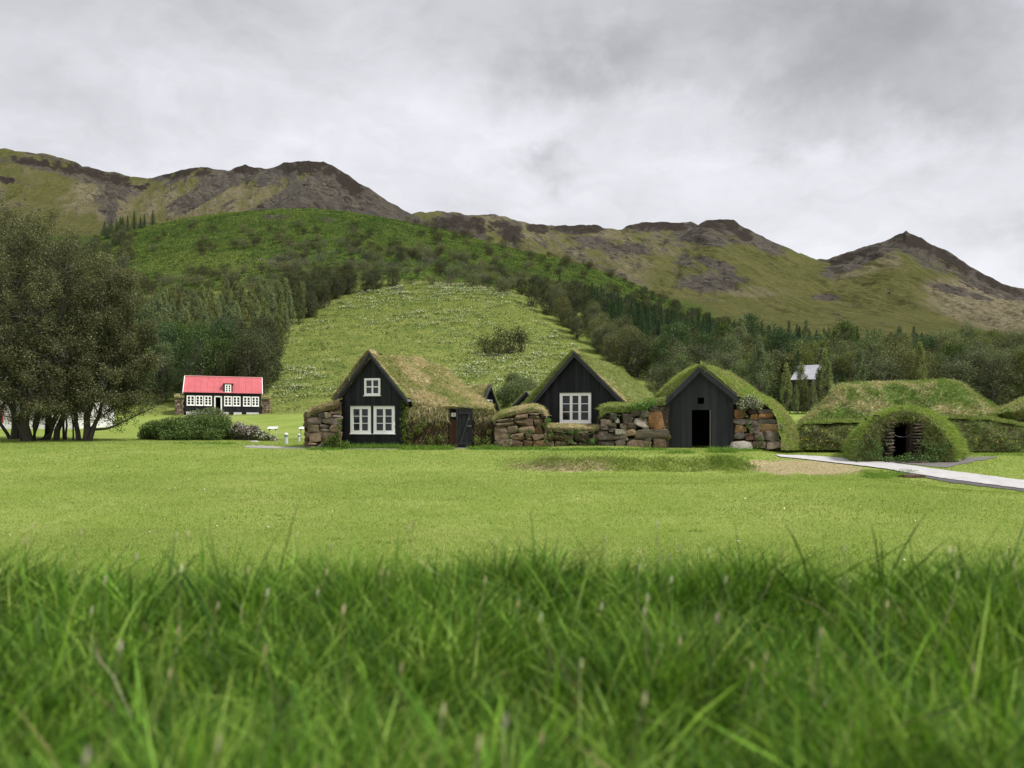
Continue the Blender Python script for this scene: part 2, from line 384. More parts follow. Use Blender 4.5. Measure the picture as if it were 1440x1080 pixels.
def make_terrain_mat():
    m, t, b, out = new_mat('terrain')
    A = t.new('ShaderNodeSeparateColor'); t.l.new(t.new('ShaderNodeAttribute', attribute_name='zoneA').outputs['Color'], A.inputs[0])
    B = t.new('ShaderNodeSeparateColor'); t.l.new(t.new('ShaderNodeAttribute', attribute_name='zoneB').outputs['Color'], B.inputs[0])
    rock, dry, lush = A.outputs; lawn, meadow, worn = B.outputs
    P = t.new('ShaderNodeTexCoord').outputs['Object']
    nb = t.noise(P, .035, 5, .6); nm = t.noise(P, .25, 5, .65); nf = t.noise(P, 1.6, 5, .7); nl = t.noise(P, 14, 4, .7); nxl = t.noise(P, 60, 3, .7)
    sepP = t.new('ShaderNodeSeparateXYZ'); t.put(sepP.inputs[0], P)
    cmb = t.new('ShaderNodeCombineXYZ')     # runnels of scree lie down the fall line
    t.put(cmb.inputs[0], t.math('ADD', t.math('MULTIPLY', sepP.outputs[0], .11), t.math('MULTIPLY', sepP.outputs[2], .07)))
    t.put(cmb.inputs[1], t.math('MULTIPLY', sepP.outputs[1], .012)); t.put(cmb.inputs[2], t.math('MULTIPLY', sepP.outputs[2], .012))
    run = t.noise(cmb.outputs[0], 1.0, 5, .62)
    cen = lambda n, k: t.math('MULTIPLY', t.math('SUBTRACT', n, .5), k)
    g = t.mix(t.maprange(nb, .35, .65), (.105, .114, .036), (.150, .148, .052))
    g = t.mix(t.maprange(nm, .45, .70), g, (.072, .078, .026))
    g = t.mix(t.maprange(nf, .5, .75), g, (.19, .175, .075))
    dryc = t.mix(t.maprange(nm, .38, .62), (.27, .235, .15), (.14, .125, .07))
    g = t.mix(t.maprange(t.math('ADD', dry, t.math('ADD', cen(nm, 1.6), cen(run, 1.2))), .3, .7), g, dryc)
    lc = t.mix(t.maprange(nm, .35, .62), (.068, .112, .024), (.115, .155, .04))
    lc = t.mix(t.maprange(nf, .48, .66), lc, (.035, .06, .015))
    g = t.mix(t.maprange(t.math('ADD', lush, cen(nm, 1.2)), .35, .65), g, lc)
    mc = t.mix(t.maprange(nm, .35, .65), (.12, .155, .036), (.185, .205, .055))
    mc = t.mix(t.maprange(nf, .48, .66), mc, (.06, .09, .026))
    g = t.mix(meadow, g, mc)
    st = t.noise(t.scalev(P, (.5, .28, 1)), .55, 5, .65)
    lw = t.mix(t.maprange(st, .38, .62), (.165, .23, .045), (.245, .295, .078))
    lw = t.mix(t.maprange(nf, .4, .75), lw, (.15, .21, .034))
    lw = t.mix(t.maprange(nl, .45, .75), lw, (.27, .32, .09))
    lw = t.mix(t.maprange(nxl, .5, .8), lw, (.12, .17, .03))
    g = t.mix(lawn, g, lw)
    wc_ = t.mix(t.maprange(nl, .4, .62), (.20, .15, .08), (.40, .355, .20))
    farw0 = t.maprange(sepP.outputs[1], 440, 480)
    wornn = t.math('MULTIPLY', worn, t.math('SUBTRACT', 1.0, farw0))
    sc = t.mix(t.maprange(t.math('ADD', wornn, t.math('ADD', cen(nf, 1.0), cen(nl, .8))), .38, .62), g, wc_)
    rk = t.mix(t.maprange(nm, .38, .62), (.078, .070, .056), (.148, .132, .106))
    rk = t.mix(t.maprange(t.noise(P, .09, 6, .72), .48, .62), rk, (.034, .028, .024))
    rk = t.mix(t.maprange(nf, .52, .72), rk, (.21, .185, .15))
    rk = t.mix(t.maprange(run, .5, .62), rk, (.088, .080, .070))
    rm = t.maprange(t.math('ADD', rock, t.math('ADD', t.math('ADD', cen(nb, 1.1), cen(run, 1.7)), t.math('ADD', cen(nm, 1.3), cen(nf, .8)))), .42, .62)
    crag = t.math('MULTIPLY', worn, farw0)
    rk = t.mix(t.maprange(t.math('ADD', crag, t.math('ADD', cen(nm, 1.8), cen(nf, 1.0))), .35, .6), rk, t.mix(t.maprange(nf, .4, .65), (.028, .023, .019), (.075, .062, .05)))
    c = t.mix(rm, sc, rk)
    t.put(b.inputs['Base Color'], c); b.inputs['Roughness'].default_value = 1; b.inputs['Specular IOR Level'].default_value = .02
    cd = t.new('ShaderNodeVectorMath', operation='LENGTH'); t.put(cd.inputs[0], P)
    farw = t.maprange(cd.outputs['Value'], 60, 400)
    bm = t.new('ShaderNodeBump'); bm.inputs['Distance'].default_value = 5.0
    t.put(bm.inputs['Strength'], t.math('MULTIPLY', farw, 1.0)); bm.inputs['Distance'].default_value = 9.0
    t.put(bm.inputs['Height'], t.math('ADD', t.noise(P, .10, 9, .75), t.math('MULTIPLY', run, 1.2)))
    b2 = t.new('ShaderNodeBump'); b2.inputs['Strength'].default_value = .6; b2.inputs['Distance'].default_value = .03
    t.put(b2.inputs['Height'], t.math('ADD', nl, nxl)); t.l.new(bm.outputs[0], b2.inputs['Normal'])
    t.put(b.inputs['Normal'], b2.outputs[0])
    return m
m_terrain = make_terrain_mat()

# meadow outline on the hillside (bearing of its left and right edge against distance)
MY = np.array([100, 112, 130, 150, 170, 190, 210, 225, 236, 242.])
ML = np.array([380, 380, 384, 390, 402, 425, 465, 515, 580, 650.])
MR = np.array([950, 920, 892, 862, 822, 786, 750, 724, 705, 650.])
def in_meadow(px, Y): return (Y > 98) & (Y < 242) & (px > np.interp(Y, MY, ML)) & (px < np.interp(Y, MY, MR))

def zones(X, Y, Z, which):
    px = 720+F*X/np.maximum(Y, 3); py = HOR-(Z-CAMZ)*F/np.maximum(Y, 3)
    far = sstep(470, 500, Y)
    n1 = fbm((px+1.7*py)/16, (py-px*.2)/110, seed=61, oct=4); n2 = fbm(px/30, py/22, seed=67, oct=4); n3 = fbm(px/9, py/7, seed=69, oct=3)
    A, Bm, C = which == 0, which == 1, which == 2
    rock = np.zeros_like(px); dry = np.zeros_like(px)
    # left massif
    topA = np.interp(px, *zip(*RA))
    dA = py-topA
    r = np.zeros_like(px)
    r = np.maximum(r, .85*sstep(205, 330, px)*(1-sstep(5, 42, dA))+.12)*sstep(150, 230, px)
    r = np.maximum(r, 1.0*sstep(380, 470, px)*(1-sstep(60, 75, dA)*(1-sstep(430, 520, px))))
    r = np.maximum(r, sstep(180, 260, px)*(.52+2.8*n1)*(1-sstep(62, 85, dA)))
    for e in [(215, 245, 45, 9, 5), (60, 232, 70, 7, 12), (130, 250, 40, 12, 14), (100, 243, 60, 8, 15), (150, 285, 16, 30, -12), (170, 262, 40, 18, 25), (5, 225, 10, 6, 0), (20, 253, 16, 3, 20), (110, 232, 80, 4, 14)]:
        r = np.maximum(r, .8*ell(px, py, *e[:4], rot=e[4], soft=.6))
    dryA = np.maximum.reduce([.62*ell(px, py, 300, 285, 150, 28), .6*ell(px, py, 150, 275, 70, 40), .55*ell(px, py, 440, 285, 70, 14), .3+0*px])
    rock = np.where(A, r+.25*n3, rock); dry = np.where(A, dryA+.6*n2, dry)
    topB = np.interp(px, *zip(*RB)); dB = py-topB
    r = .34+.9*n2+.5*n1
    for e in [(655, 322, 55, 22, 8), (720, 325, 24, 16, 25), (755, 320, 18, 8, 15), (812, 322, 38, 8, 0), (925, 318, 42, 9, -3), (640, 345, 60, 20, 15), (860, 345, 60, 10, 10)]:
        r = np.maximum(r, .9*ell(px, py, *e[:4], rot=e[4], soft=.35)+.2*n3)
    r = r-.5*ell(px, py, 692, 325, 9, 24, rot=-15)-.4*ell(px, py, 740, 330, 9, 16)-.4*ell(px, py, 868, 335, 18, 12)
    rockB = r
    topC = np.interp(px, *zip(*RC)); dC = py-topC
    r = .1+.5*n3
    r = np.maximum(r, 1-sstep(10, 30, dC)-sstep(1085, 1120, px)*(1-sstep(1160, 1190, px)))
    for e in [(1020, 320, 45, 14, 0), (1000, 336, 40, 12, 8), (1060, 338, 45, 10, 22), (950, 372, 34, 22, 30), (985, 395, 60, 16, 5), (1010, 372, 34, 8, 15), (1200, 368, 50, 12, -22), (1185, 360, 34, 8, -16),
              (1275, 340, 34, 12, 0), (1310, 362, 50, 16, 28), (1370, 390, 60, 15, 27), (1420, 408, 40, 12, 20), (1160, 418, 22, 5, 0), (1350, 410, 50, 6, 15), (935, 345, 25, 14, 0)]:
        r = np.maximum(r, .88*ell(px, py, *e[:4], rot=e[4], soft=.4)+.35*n3+.3*n1)
    rC = r; wBC = sstep(925, 1000, px+60*n2+20*n3)
    rB = rockB; BC = B_or_C = (Bm | C)
    rock = np.where(BC, rB*(1-wBC)+rC*wBC, rock)
    dryC = np.maximum.reduce([.15+0*px, .95*ell(px, py, 1390, 432, 95, 34, rot=14, soft=.4), .6*ell(px, py, 1250, 362, 20, 18), .5*ell(px, py, 960, 345, 40, 20), .5*ell(px, py, 1060, 410, 60, 9), .6*ell(px, py, 1215, 380, 50, 7, rot=-15)])
    dry = np.where(BC, (.45+.9*n2)*(1-wBC)+(dryC+.5*n2)*wBC, dry)
    rock = rock*far; dry = dry*far
    lush = (1-far)*sstep(240, 252, Y)
    lush = np.maximum(lush, .9*(1-sstep(480, 560, Y))*sstep(240, 252, Y)*(px > 140))*(1-sstep(930, 1080, px))
    for e in [(400, 367, 42, 9, 0), (575, 380, 20, 4, 0), (390, 305, 18, 4, 0), (470, 310, 22, 3, 8)]:
        rock = np.maximum(rock, (.62*ell(px, py, *e[:4], rot=e[4], soft=.6)+.25*n3)*(Y > 250)*(Y < 420)*(ell(px, py, *e[:4], rot=e[4], soft=.6) > 0))
    yel = ell(px, py, 290, 372, 80, 20, soft=.6)*(Y > 250)
    mead = ((Y > 98) & (Y < 242)).astype(float)*sstep(100, 110, Y)
    mead = np.maximum(mead, .8*yel*(1-far))
    lawn = (1-sstep(100, 109, Y))*sstep(4.5, 6.5, Y); lush = np.maximum(lush, 1-sstep(4.5, 6.5, Y))
    worn = np.zeros_like(px)
    crest = np.where(A, dA, np.where(Bm, dB, dC))
    crag = .5*(1-sstep(1, 12, crest))*np.clip(.2+3*n3+2.5*n2, 0, 1.3)*(rock > .3)
    for e in [(265, 238, 34, 8, 0), (345, 237, 18, 8, 0), (435, 234, 60, 14, 8), (490, 258, 30, 10, 35), (240, 245, 14, 7, 0), (95, 236, 60, 7, 12), (150, 248, 60, 8, 14), (200, 262, 14, 6, 0), (12, 255, 16, 6, 20), (50, 228, 50, 5, 10), (660, 318, 60, 14, 4), (720, 330, 20, 16, 25), (640, 345, 60, 14, 15), (755, 320, 16, 9, 0), (815, 322, 36, 7, 0), (925, 318, 44, 8, -3),
              (1015, 315, 36, 10, 0), (1048, 330, 12, 9, 20), (1280, 338, 30, 10, 10), (1330, 362, 50, 9, 32), (1200, 360, 40, 6, -18), (1400, 398, 40, 7, 25)]:
        crag = np.maximum(crag, .85*ell(px, py, *e[:4], rot=e[4], soft=.6)+1.3*n3+.5*n2-.05)
    crag = crag*far; rock = np.maximum(rock, crag*.9)
    worn = np.maximum(worn, (1.0*ell(px, py, 1128, 657.5, 90, 10.5, rot=2, soft=.5)+1.1*fbm(X/.6, Y/.6, 0, 3, 88)*(ell(px, py, 1128, 657.5, 104, 13, rot=2, soft=.5) > .1))*(Y > 12)*(Y < 40))
    worn = np.maximum(worn, .40*(1-sstep(1, 5, np.abs(py-np.interp(px, [310, 345, 365, 390, 430, 470], [584, 590, 598, 608, 616, 622]))))*(px > 315)*(px < 440)*(Y > 36))
    ex = ell(px, py, 800, 656, 90, 8, soft=.4)*(Y > 15)*(Y < 35)
    worn = np.maximum(worn, .75*ex+.8*ex*n3)
    worn = np.maximum(worn, .38*ell(px, py, 560, 628, 160, 3))
    worn = np.where(Y > 460, crag, worn)
    return np.stack([rock, dry, lush], -1), np.stack([lawn, mead, worn], -1)

def build_terrain():
    ys = np.concatenate([np.linspace(-12, 1, 14), np.linspace(1.15, 8, 46), np.linspace(8.2, 45, 150), np.linspace(45.8, 108, 70), np.linspace(109, 480, 250),
                         np.linspace(482, 1180, 300), np.linspace(1190, 1700, 12)])
    s = np.linspace(-.87, .87, 1040)
    X = s[None]*(ys[:, None]+7); Y = np.broadcast_to(ys[:, None], X.shape)
    Z = height(X, Y)
    _, which = z_mount(X.ravel(), Y.ravel())
    za, zb = zones(X.ravel(), Y.ravel(), Z.ravel(), which)
    n, m = X.shape
    i = np.arange(n-1)[:, None]*m; j = np.arange(m-1)[None]
    Q = np.stack([i+j, i+j+1, i+m+j+1, i+m+j], -1).reshape(-1, 4)
    mb = MB(); mb.add(np.stack([X, Y, Z], -1).reshape(-1, 3), Q)
    o = mb.build('terrain', m_terrain, smooth=True, extra={'zoneA': za, 'zoneB': zb}); tag(o, kind='structure')
build_terrain()

# ---------------------------------------------------------------- builders for turf, stones, boards
def add_blades(mb, P, N, L, Wd, cols, up=.6, out=.5, rand=.5, seg=2, seed=1, bend=.4, droop=0.):
    """grass blades: P roots, N normals; each blade a quad and a tip"""
    r = np.random.default_rng(seed); n = len(P)
    L = np.asarray(L)*np.ones(n); Wd = np.asarray(Wd)*np.ones(n)
    D = N*out+np.array([0, 0, up])+r.normal(0, rand, (n, 3))
    D /= np.linalg.norm(D, axis=1)[:, None]+1e-9
    side = np.cross(D, r.normal(0, 1, (n, 3))); side /= np.linalg.norm(side, axis=1)[:, None]+1e-9
    B = r.normal(0, 1, (n, 3)); B[:, 2] = -abs(B[:, 2])*.6-droop; B *= bend*L[:, None]
    rows = []
    for k in range(seg+1):
        t = k/seg; c = P+D*(L*t)[:, None]+B*(t*t)
        if k < seg:
            w = (Wd*(1-.55*t)*.5)[:, None]; rows += [c-side*w, c+side*w]
        else: rows += [c]
    m = 2*seg+1
    V = np.stack(rows, 1).reshape(-1, 3)
    b = np.arange(n)[:, None]*m
    Q = [np.concatenate([b+2*k, b+2*k+1, b+2*k+3, b+2*k+2], 1) for k in range(seg-1)]
    Q = np.concatenate(Q) if Q else None
    T = np.concatenate([b+2*seg-2, b+2*seg-1, b+2*seg], 1)
    mb.add(V, Q, T, np.repeat(cols, m, 0))

def pick(pal, n, r, jit=.18):
    pal = np.asarray(pal, float); w = None
    c = pal[r.integers(0, len(pal), n)]
    return c*(1+r.normal(0, jit, (n, 1)))*(1+r.normal(0, .05, (n, 3)))

def sample_surface(V, Q, n, r):
    a, b, c, d = [V[Q[:, i]] for i in range(4)]
    nr = np.cross(c-a, d-b); ar = np.linalg.norm(nr, axis=1)
    k = r.choice(len(Q), n, p=ar/ar.sum()); u, v = r.random((2, n, 1))
    P = (a[k]*(1-u)+b[k]*u)*(1-v)+(d[k]*(1-u)+c[k]*u)*v
    return P, nr[k]/(ar[k][:, None]+1e-9)

def resample(pts, n):
    pts = np.asarray(pts, float); s = np.r_[0, np.cumsum(np.linalg.norm(np.diff(pts, axis=0), axis=1))]
    t = np.linspace(0, s[-1], n)
    # gentle curve through the points
    out = np.stack([np.interp(t, s, pts[:, i]) for i in range(3)], 1)
    return out
def loft(rows, nu, nv, lump=.05, lscale=.6, seed=0, smooth=True):
    """surface through a stack of polylines (each a list of world points)"""
    G = np.stack([resample(r_, nu) for r_ in rows])            # rows x nu x 3
    k = len(rows); t = np.linspace(0, k-1, nv); i = np.clip(t.astype(int), 0, k-2); f = (t-i)[:, None, None]
    p1, p2 = G[i], G[i+1]; p0 = G[np.maximum(i-1, 0)]; p3 = G[np.minimum(i+2, k-1)]
    V = .5*((2*p1)+(-p0+p2)*f+(2*p0-5*p1+4*p2-p3)*f*f+(-p0+3*p1-3*p2+p3)*f**3)
    if lump:
        du = np.gradient(V, axis=1); dv = np.gradient(V, axis=0)
        N = np.cross(du, dv); N /= np.linalg.norm(N, axis=2)[..., None]+1e-9
        N *= np.sign(N[..., 2:3]+1e-6)
        nz = fbm(V[..., 0]/lscale, V[..., 1]/lscale, V[..., 2]/lscale, 4, seed)+.5*fbm(V[..., 0]/lscale*3, V[..., 1]/lscale*3, V[..., 2]/lscale*3, 3, seed+5)
        V = V+N*(nz*2*lump)[..., None]
    V = V.reshape(-1, 3)
    a = np.arange(nv-1)[:, None]*nu; j = np.arange(nu-1)[None]
    Q = np.stack([a+j, a+j+1, a+nu+j+1, a+nu+j], -1).reshape(-1, 4)
    return V, Q

# colour sets (albedo)
GREEN = [(.19, .26, .06), (.24, .30, .08), (.15, .22, .05), (.28, .32, .11)]
TAN = [(.52, .43, .27), (.60, .50, .34), (.44, .37, .20), (.36, .34, .15)]
OLIVE = [(.27, .30, .10), (.34, .34, .14), (.40, .36, .18), (.20, .25, .07)]
LUSH = [(.11, .20, .04), (.15, .25, .05), (.085, .16, .032), (.19, .27, .07)]
SOILC = (.055, .040, .028)
def turf(name, parent, rows, nu=60, nv=24, lump=.05, lscale=.6, dens=500, L=.13, Wd=.014, pal=OLIVE, pal2=None, seed=0, base=(.09, .10, .04), patch=1.0, droop=.15, up=.6, out=.5, thick=.0, rand=.45):
    """turf sheet with its own grass standing on it; pal2 fills patches of another colour"""
    V, Q = loft(rows, nu, nv, lump, lscale, seed)
    mb = MB()
    r = np.random.default_rng(seed+100)
    def colmix(P, n):
        c = pick(pal, n, r)
        if pal2 is not None:
            m = fbm(P[:, 0]/patch, P[:, 1]/patch, P[:, 2]/patch, 3, seed+9)+r.normal(0, .06, n) > 0
            c = np.where(m[:, None], pick(pal2, n, r), c)
        return np.clip(c, .01, 1)
    bc = np.mean(np.asarray(pal), 0)*.6
    mb.add(V, Q, col=colmix(V, len(V))*.75)
    a, b, c, d = [V[Q[:, i]] for i in range(4)]
    area = .5*np.linalg.norm(np.cross(c-a, d-b), axis=1).sum()
    n = int(area*dens)
    P, N = sample_surface(V, Q, n, r)
    N = N*np.sign((N[:, 2:3]+.0)*1.0+1e-6) if abs(N[:, 2]).mean() > .35 else N*np.sign(-N[:, 1:2]+1e-6)
    tuft = .25+1.5*np.clip(fbm(P[:, 0]/.3, P[:, 1]/.3, P[:, 2]/.3, 2, seed+3)+.5, 0, 1)
    add_blades(mb, P, N, L*tuft*r.uniform(.5, 1.3, n), Wd, colmix(P, n), up, out, rand, seed=seed+1, droop=droop)
    return mb.build(name, m_grass if False else m_turfgrass, parent, smooth=True)
def cap(parent, prof, Y, back, over=5, seed=0, pal=OLIVE, pal2=TAN, dens=1100, L=.12, lift=2.):
    f0 = [W(px, py+over, Y-.10) for px, py in prof]; f1 = [W(px, py-lift*.4, Y-.16) for px, py in prof]
    f2 = [W(px, py-lift-1.2, Y+.2) for px, py in prof]; f3 = [W(px, py-lift, Y+back*.6)+[0, 0, 0] for px, py in prof]; f4 = [W(px, py, Y+back) for px, py in prof]
    f3 = [np.array([a[0], Y+back*.6, a[2]+.03]) for a in f2]; f4 = [np.array([a[0], Y+back, a[2]-.05]) for a in f2]
    return turf('turf_cap', parent, [f0, f1, f2, f3, f4], 70, 26, lump=.035, lscale=.35, dens=dens, L=L, Wd=.016, pal=pal, pal2=pal2, seed=seed, patch=.5, droop=.5, up=.3)
m_turfgrass = m_generic('turf_grass', .85, .22, 2.2, .25, 12, trans=.22, spec=.15)

_su = np.linspace(-1, 1, 9)
def _cubesphere():
    V = []; Q = []; n = 9
    for ax in range(3):
        for sg in (-1, 1):
            a, b = np.meshgrid(_su, _su, indexing='ij'); P = np.zeros((n, n, 3))
            P[..., ax] = sg; P[..., (ax+1) % 3] = a; P[..., (ax+2) % 3] = b*sg
            o = len(V)*n*n; V.append(P.reshape(-1, 3))
            i = np.arange(n-1)[:, None]*n; j = np.arange(n-1)[None]
            Q.append(np.stack([i+j, i+n+j, i+n+j+1, i+j+1], -1).reshape(-1, 4)+o)
    return np.concatenate(V), np.concatenate(Q)
CSV, CSQ = _cubesphere()
def add_stone(mb, c, h, col, rot=None, seed=0, box=.55, rough=.12):
    """lumpy broken stone, centre c, half sizes h"""
    q = np.random.default_rng(int(seed)+12345)
    nrm = CSV/np.linalg.norm(CSV, axis=1)[:, None]
    P = nrm*(1-box)*1.05+CSV*box*.93
    P = P*(1+q.normal(0, .13, 3)[None]*P[:, [2, 0, 0]]+q.normal(0, .10, 3)[None]*P[:, [1, 2, 1]])      # uneven, wedge-like
    k = 3
    for _ in range(6):                                # broken facets
        n_ = q.normal(0, 1, 3); n_ /= np.linalg.norm(n_); dd = P@n_; m = dd.max()*q.uniform(.72, .92)
        P = P-np.outer(np.maximum(dd-m, 0)*.85, n_)
    d = 1+rough*2.2*fbm(P[:, 0]*1.3+seed*3.1, P[:, 1]*1.3+seed*1.7, P[:, 2]*1.3, 3, seed)+rough*.9*fbm(P[:, 0]*4+seed, P[:, 1]*4, P[:, 2]*4, 2, seed+9)
    P = P*d[:, None]
    a = q.normal(0, .07) if rot is None else 0; h = np.asarray(h)
    P = P*h*1.04
    P = np.stack([P[:, 0]*math.cos(a)-P[:, 2]*math.sin(a), P[:, 1], P[:, 0]*math.sin(a)+P[:, 2]*math.cos(a)], 1)
    g = 1+.9*fbm(P[:, 0]*5+seed, P[:, 1]*5, P[:, 2]*5+seed, 4, seed+2)
    cc = np.asarray(col)[None]*g[:, None]*q.uniform(.62, 1.15)*np.array([1.0, .97, .88])
    mb.add(P+c, CSQ, col=cc)
DRK = [(.13, .095, .065), (.165, .12, .085), (.19, .15, .11), (.09, .066, .048), (.22, .165, .12), (.25, .20, .15)]
ORG = [(.30, .165, .08), (.25, .15, .08)]
GRY = [(.20, .18, .165), (.15, .135, .125), (.26, .24, .22)]
def stone_face(mb, px0, px1, top, base, Y, seed=0, pal=DRK, hmin=.16, hmax=.34, wmul=1.6, depth=.22, skip=None):
    """courses of stones over a wall face between two bearings; top and base are functions/arrays of px rows"""
    r = np.random.default_rng(seed)
    x0, x1 = (px0-720)*Y/F, (px1-720)*Y/F
    tx, ty = zip(*top)
    topz = lambda x: CAMZ+(HOR-np.interp(720+x*F/Y, tx, ty))*Y/F
    z = CAMZ+(HOR-base)*Y/F
    k = 0
    while z < max(topz(x) for x in np.linspace(x0, x1, 9)):
        h = r.uniform(hmin, hmax); x = x0-r.uniform(0, .05)
        while x < x1-.05:
            w = min(r.uniform(.7, wmul)*h*1.5, x1-x+.02)
            if r.random() < .2: w = min(w*1.5, x1-x+.02)
            if w < .09: break
            cx = x+w/2
            tz = topz(cx)
            if z+h*.35 < tz:
                hh = min(h, tz-z+.03)
                if not (skip and skip(cx, z+hh/2)):
                    if h > .22 and r.random() < .22:       # two thin stones in place of one
                        for q in (0, 1):
                            add_stone(mb, (cx, Y+depth*.4+r.uniform(-.03, .03), z+hh*(.25+.5*q)), (w*.5, depth, hh*.25), pal[r.integers(len(pal))], seed=seed*97+k); k += 1
                    else:
                        add_stone(mb, (cx+r.normal(0, .01), Y+depth*.4+r.uniform(-.05, .03), z+hh/2), (w*.51, depth, hh*.52), pal[r.integers(len(pal))], seed=seed*97+k, box=r.uniform(.7, .9)); k += 1
            x += w
        z += h*.96
def slab(mb, prof, base, Y, depth, col=SOILC, n=40, lump=.04, seed=0):
    """earth core: front outline prof [(px, py_top)] down to row base, carried back by depth"""
    px = np.linspace(prof[0][0], prof[-1][0], n); py = np.interp(px, *zip(*prof))
    x = (px-720)*Y/F; zt = CAMZ+(HOR-py)*Y/F; zb = CAMZ+(HOR-base)*Y/F
    nv = 14
    t = np.linspace(0, 1, nv)[:, None]
    Vf = np.stack([np.broadcast_to(x, (nv, n)), np.full((nv, n), Y), zb+(zt-zb)*t], -1)
    Vf[..., 1] += 2*lump*fbm(Vf[..., 0]*3, Vf[..., 2]*3, seed, 3, seed)+.02*np.sin(t*3)
    tb = np.linspace(0, 1, 6)[1:, None]
    Vt = np.stack([np.broadcast_to(x, (5, n)), Y+depth*np.broadcast_to(tb, (5, n)), np.broadcast_to(zt, (5, n))], -1)
    Vb = np.stack([x, np.full(n, Y+depth), np.full(n, zb)], -1)[None]
    V = np.concatenate([Vf, Vt, Vb]); m = len(V)
    i = np.arange(m-1)[:, None]*n; j = np.arange(n-1)[None]
    Q = np.stack([i+j, i+j+1, i+n+j+1, i+n+j], -1).reshape(-1, 4)
    V = V.reshape(-1, 3); mb.add(V, Q, col=col)
    for e in (0, n-1):
        idx = np.arange(m)*n+e; mb.add(V[idx], None, [(0, a, a+1) for a in range(1, m-1)], col)

def leafy(mb, c, rad, n, size, pal, seed=0, flat=.6, squash=(1, 1, 1)):
    """cluster of small leaves round c"""
    r = np.random.default_rng(seed)
    d = r.normal(0, 1, (n, 3)); d /= np.linalg.norm(d, axis=1)[:, None]
    P = np.asarray(c)+d*(r.random((n, 1))**.45)*np.asarray(rad)*np.asarray(squash)
    add_leaves(mb, P, size, pick(pal, n, r), r)
def add_leaves(mb, P, size, cols, r, upbias=.4, asp=.6):
    n = len(P); size = np.asarray(size)*np.ones(n)*r.uniform(.6, 1.4, n)
    N = r.normal(0, 1, (n, 3)); N[:, 2] += upbias*np.sign(N[:, 2]); N /= np.linalg.norm(N, axis=1)[:, None]
    a = np.cross(N, r.normal(0, 1, (n, 3))); a /= np.linalg.norm(a, axis=1)[:, None]+1e-9; b = np.cross(N, a)
    a = a*size[:, None]*.5; b = b*size[:, None]*.5*asp
    V = np.stack([P-a, P-b, P+a, P+b], 1).reshape(-1, 3)
    mb.add(V, np.arange(n*4).reshape(-1, 4), col=np.repeat(np.clip(cols, .004, 1), 4, 0))

class Plane:
    """upright wall plane through bearing px0 at distance Y0, turned by r so that its ridge runs back to the right"""
    def __init__(s, px0, Y0, r):
        s.o = np.array([(px0-720)*Y0/F, Y0, 0.]); s.r = R(r)
        s.u = np.array([math.cos(s.r), -math.sin(s.r), 0]); s.w = np.array([math.sin(s.r), math.cos(s.r), 0])
    def uv(s, px, py):
        k = (px-720)/F                       # X = kY ; (o+u*a).x = k*(o+u*a).y
        a = (k*s.o[1]-s.o[0])/(s.u[0]-k*s.u[1])
        Y = s.o[1]+s.u[1]*a
        return a, CAMZ+(HOR-py)*Y/F
    def p(s, u, z, w=0.): return s.o+s.u*u+s.w*w+np.array([0, 0, z])
    def M(s, V):                            # (u, w, z) -> world
        V = np.asarray(V); return s.o+V[:, :1]*s.u+V[:, 1:2]*s.w+V[:, 2:3]*np.array([[0, 0, 1.]])
    def rect(s, px0, py0, px1, py1):
        a, _ = s.uv(px0, (py0+py1)/2); b, _ = s.uv(px1, (py0+py1)/2)
        m = (px0+px1)/2; return a, s.uv(m, py1)[1], b, s.uv(m, py0)[1]   # u0, z0, u1, z1

BLK = [(.0115, .0125, .015), (.015, .0165, .019), (.009, .010, .012)]
def plank_wall(pl, u0, u1, zbase, ztop, holes, seed=0, w=(.16, .26), col=BLK, thick=.03, proud=.022):
    """upright boards, every other one proud; ztop(u) gives the roof line; holes are rects (u0,z0,u1,z1)"""
    mb = MB(); r = np.random.default_rng(seed); u = u0; k = 0
    edges = [u0]
    while u < u1-.05: u = min(u+r.uniform(*w), u1); edges.append(u)
    for a, b in zip(edges[:-1], edges[1:]):
        cuts = sorted({a, b, *[h[0] for h in holes if a < h[0] < b], *[h[2] for h in holes if a < h[2] < b]})
        off = -proud if k % 2 else 0.; c = np.array(col[r.integers(len(col))])*r.uniform(.8, 1.25); lap = .012 if k % 2 else -.002
        for i, (p, q) in enumerate(zip(cuts[:-1], cuts[1:])):
            if q-p < .004: continue
            m = (p+q)/2; zt0, zt1 = ztop(p), ztop(q)
            hs = sorted([h for h in holes if h[0]-1e-6 < m < h[2]+1e-6], key=lambda h: h[1])
            z = zbase; segs = []
            for h in hs:
                if h[1] > z: segs.append((z, h[1], h[1]))
                z = h[3]
            if z < max(zt0, zt1): segs.append((z, max(z, zt0), max(z, zt1)))
            pp = p-(lap if i == 0 else 0); qq = q+(lap if i == len(cuts)-2 else 0)
            for zb, za, zc in segs:
                if max(za, zc)-zb < .01: continue
                V = np.array([(pp, off, zb), (qq, off, zb), (qq, off+thick, zb), (pp, off+thick, zb), (pp, off, za), (qq, off, zc), (qq, off+thick, zc), (pp, off+thick, za)])
                mb.add(pl.M(V), [(0, 3, 2, 1), (4, 5, 6, 7), (0, 1, 5, 4), (1, 2, 6, 5), (2, 3, 7, 6), (3, 0, 4, 7)], col=c)
        k += 1
    return mb

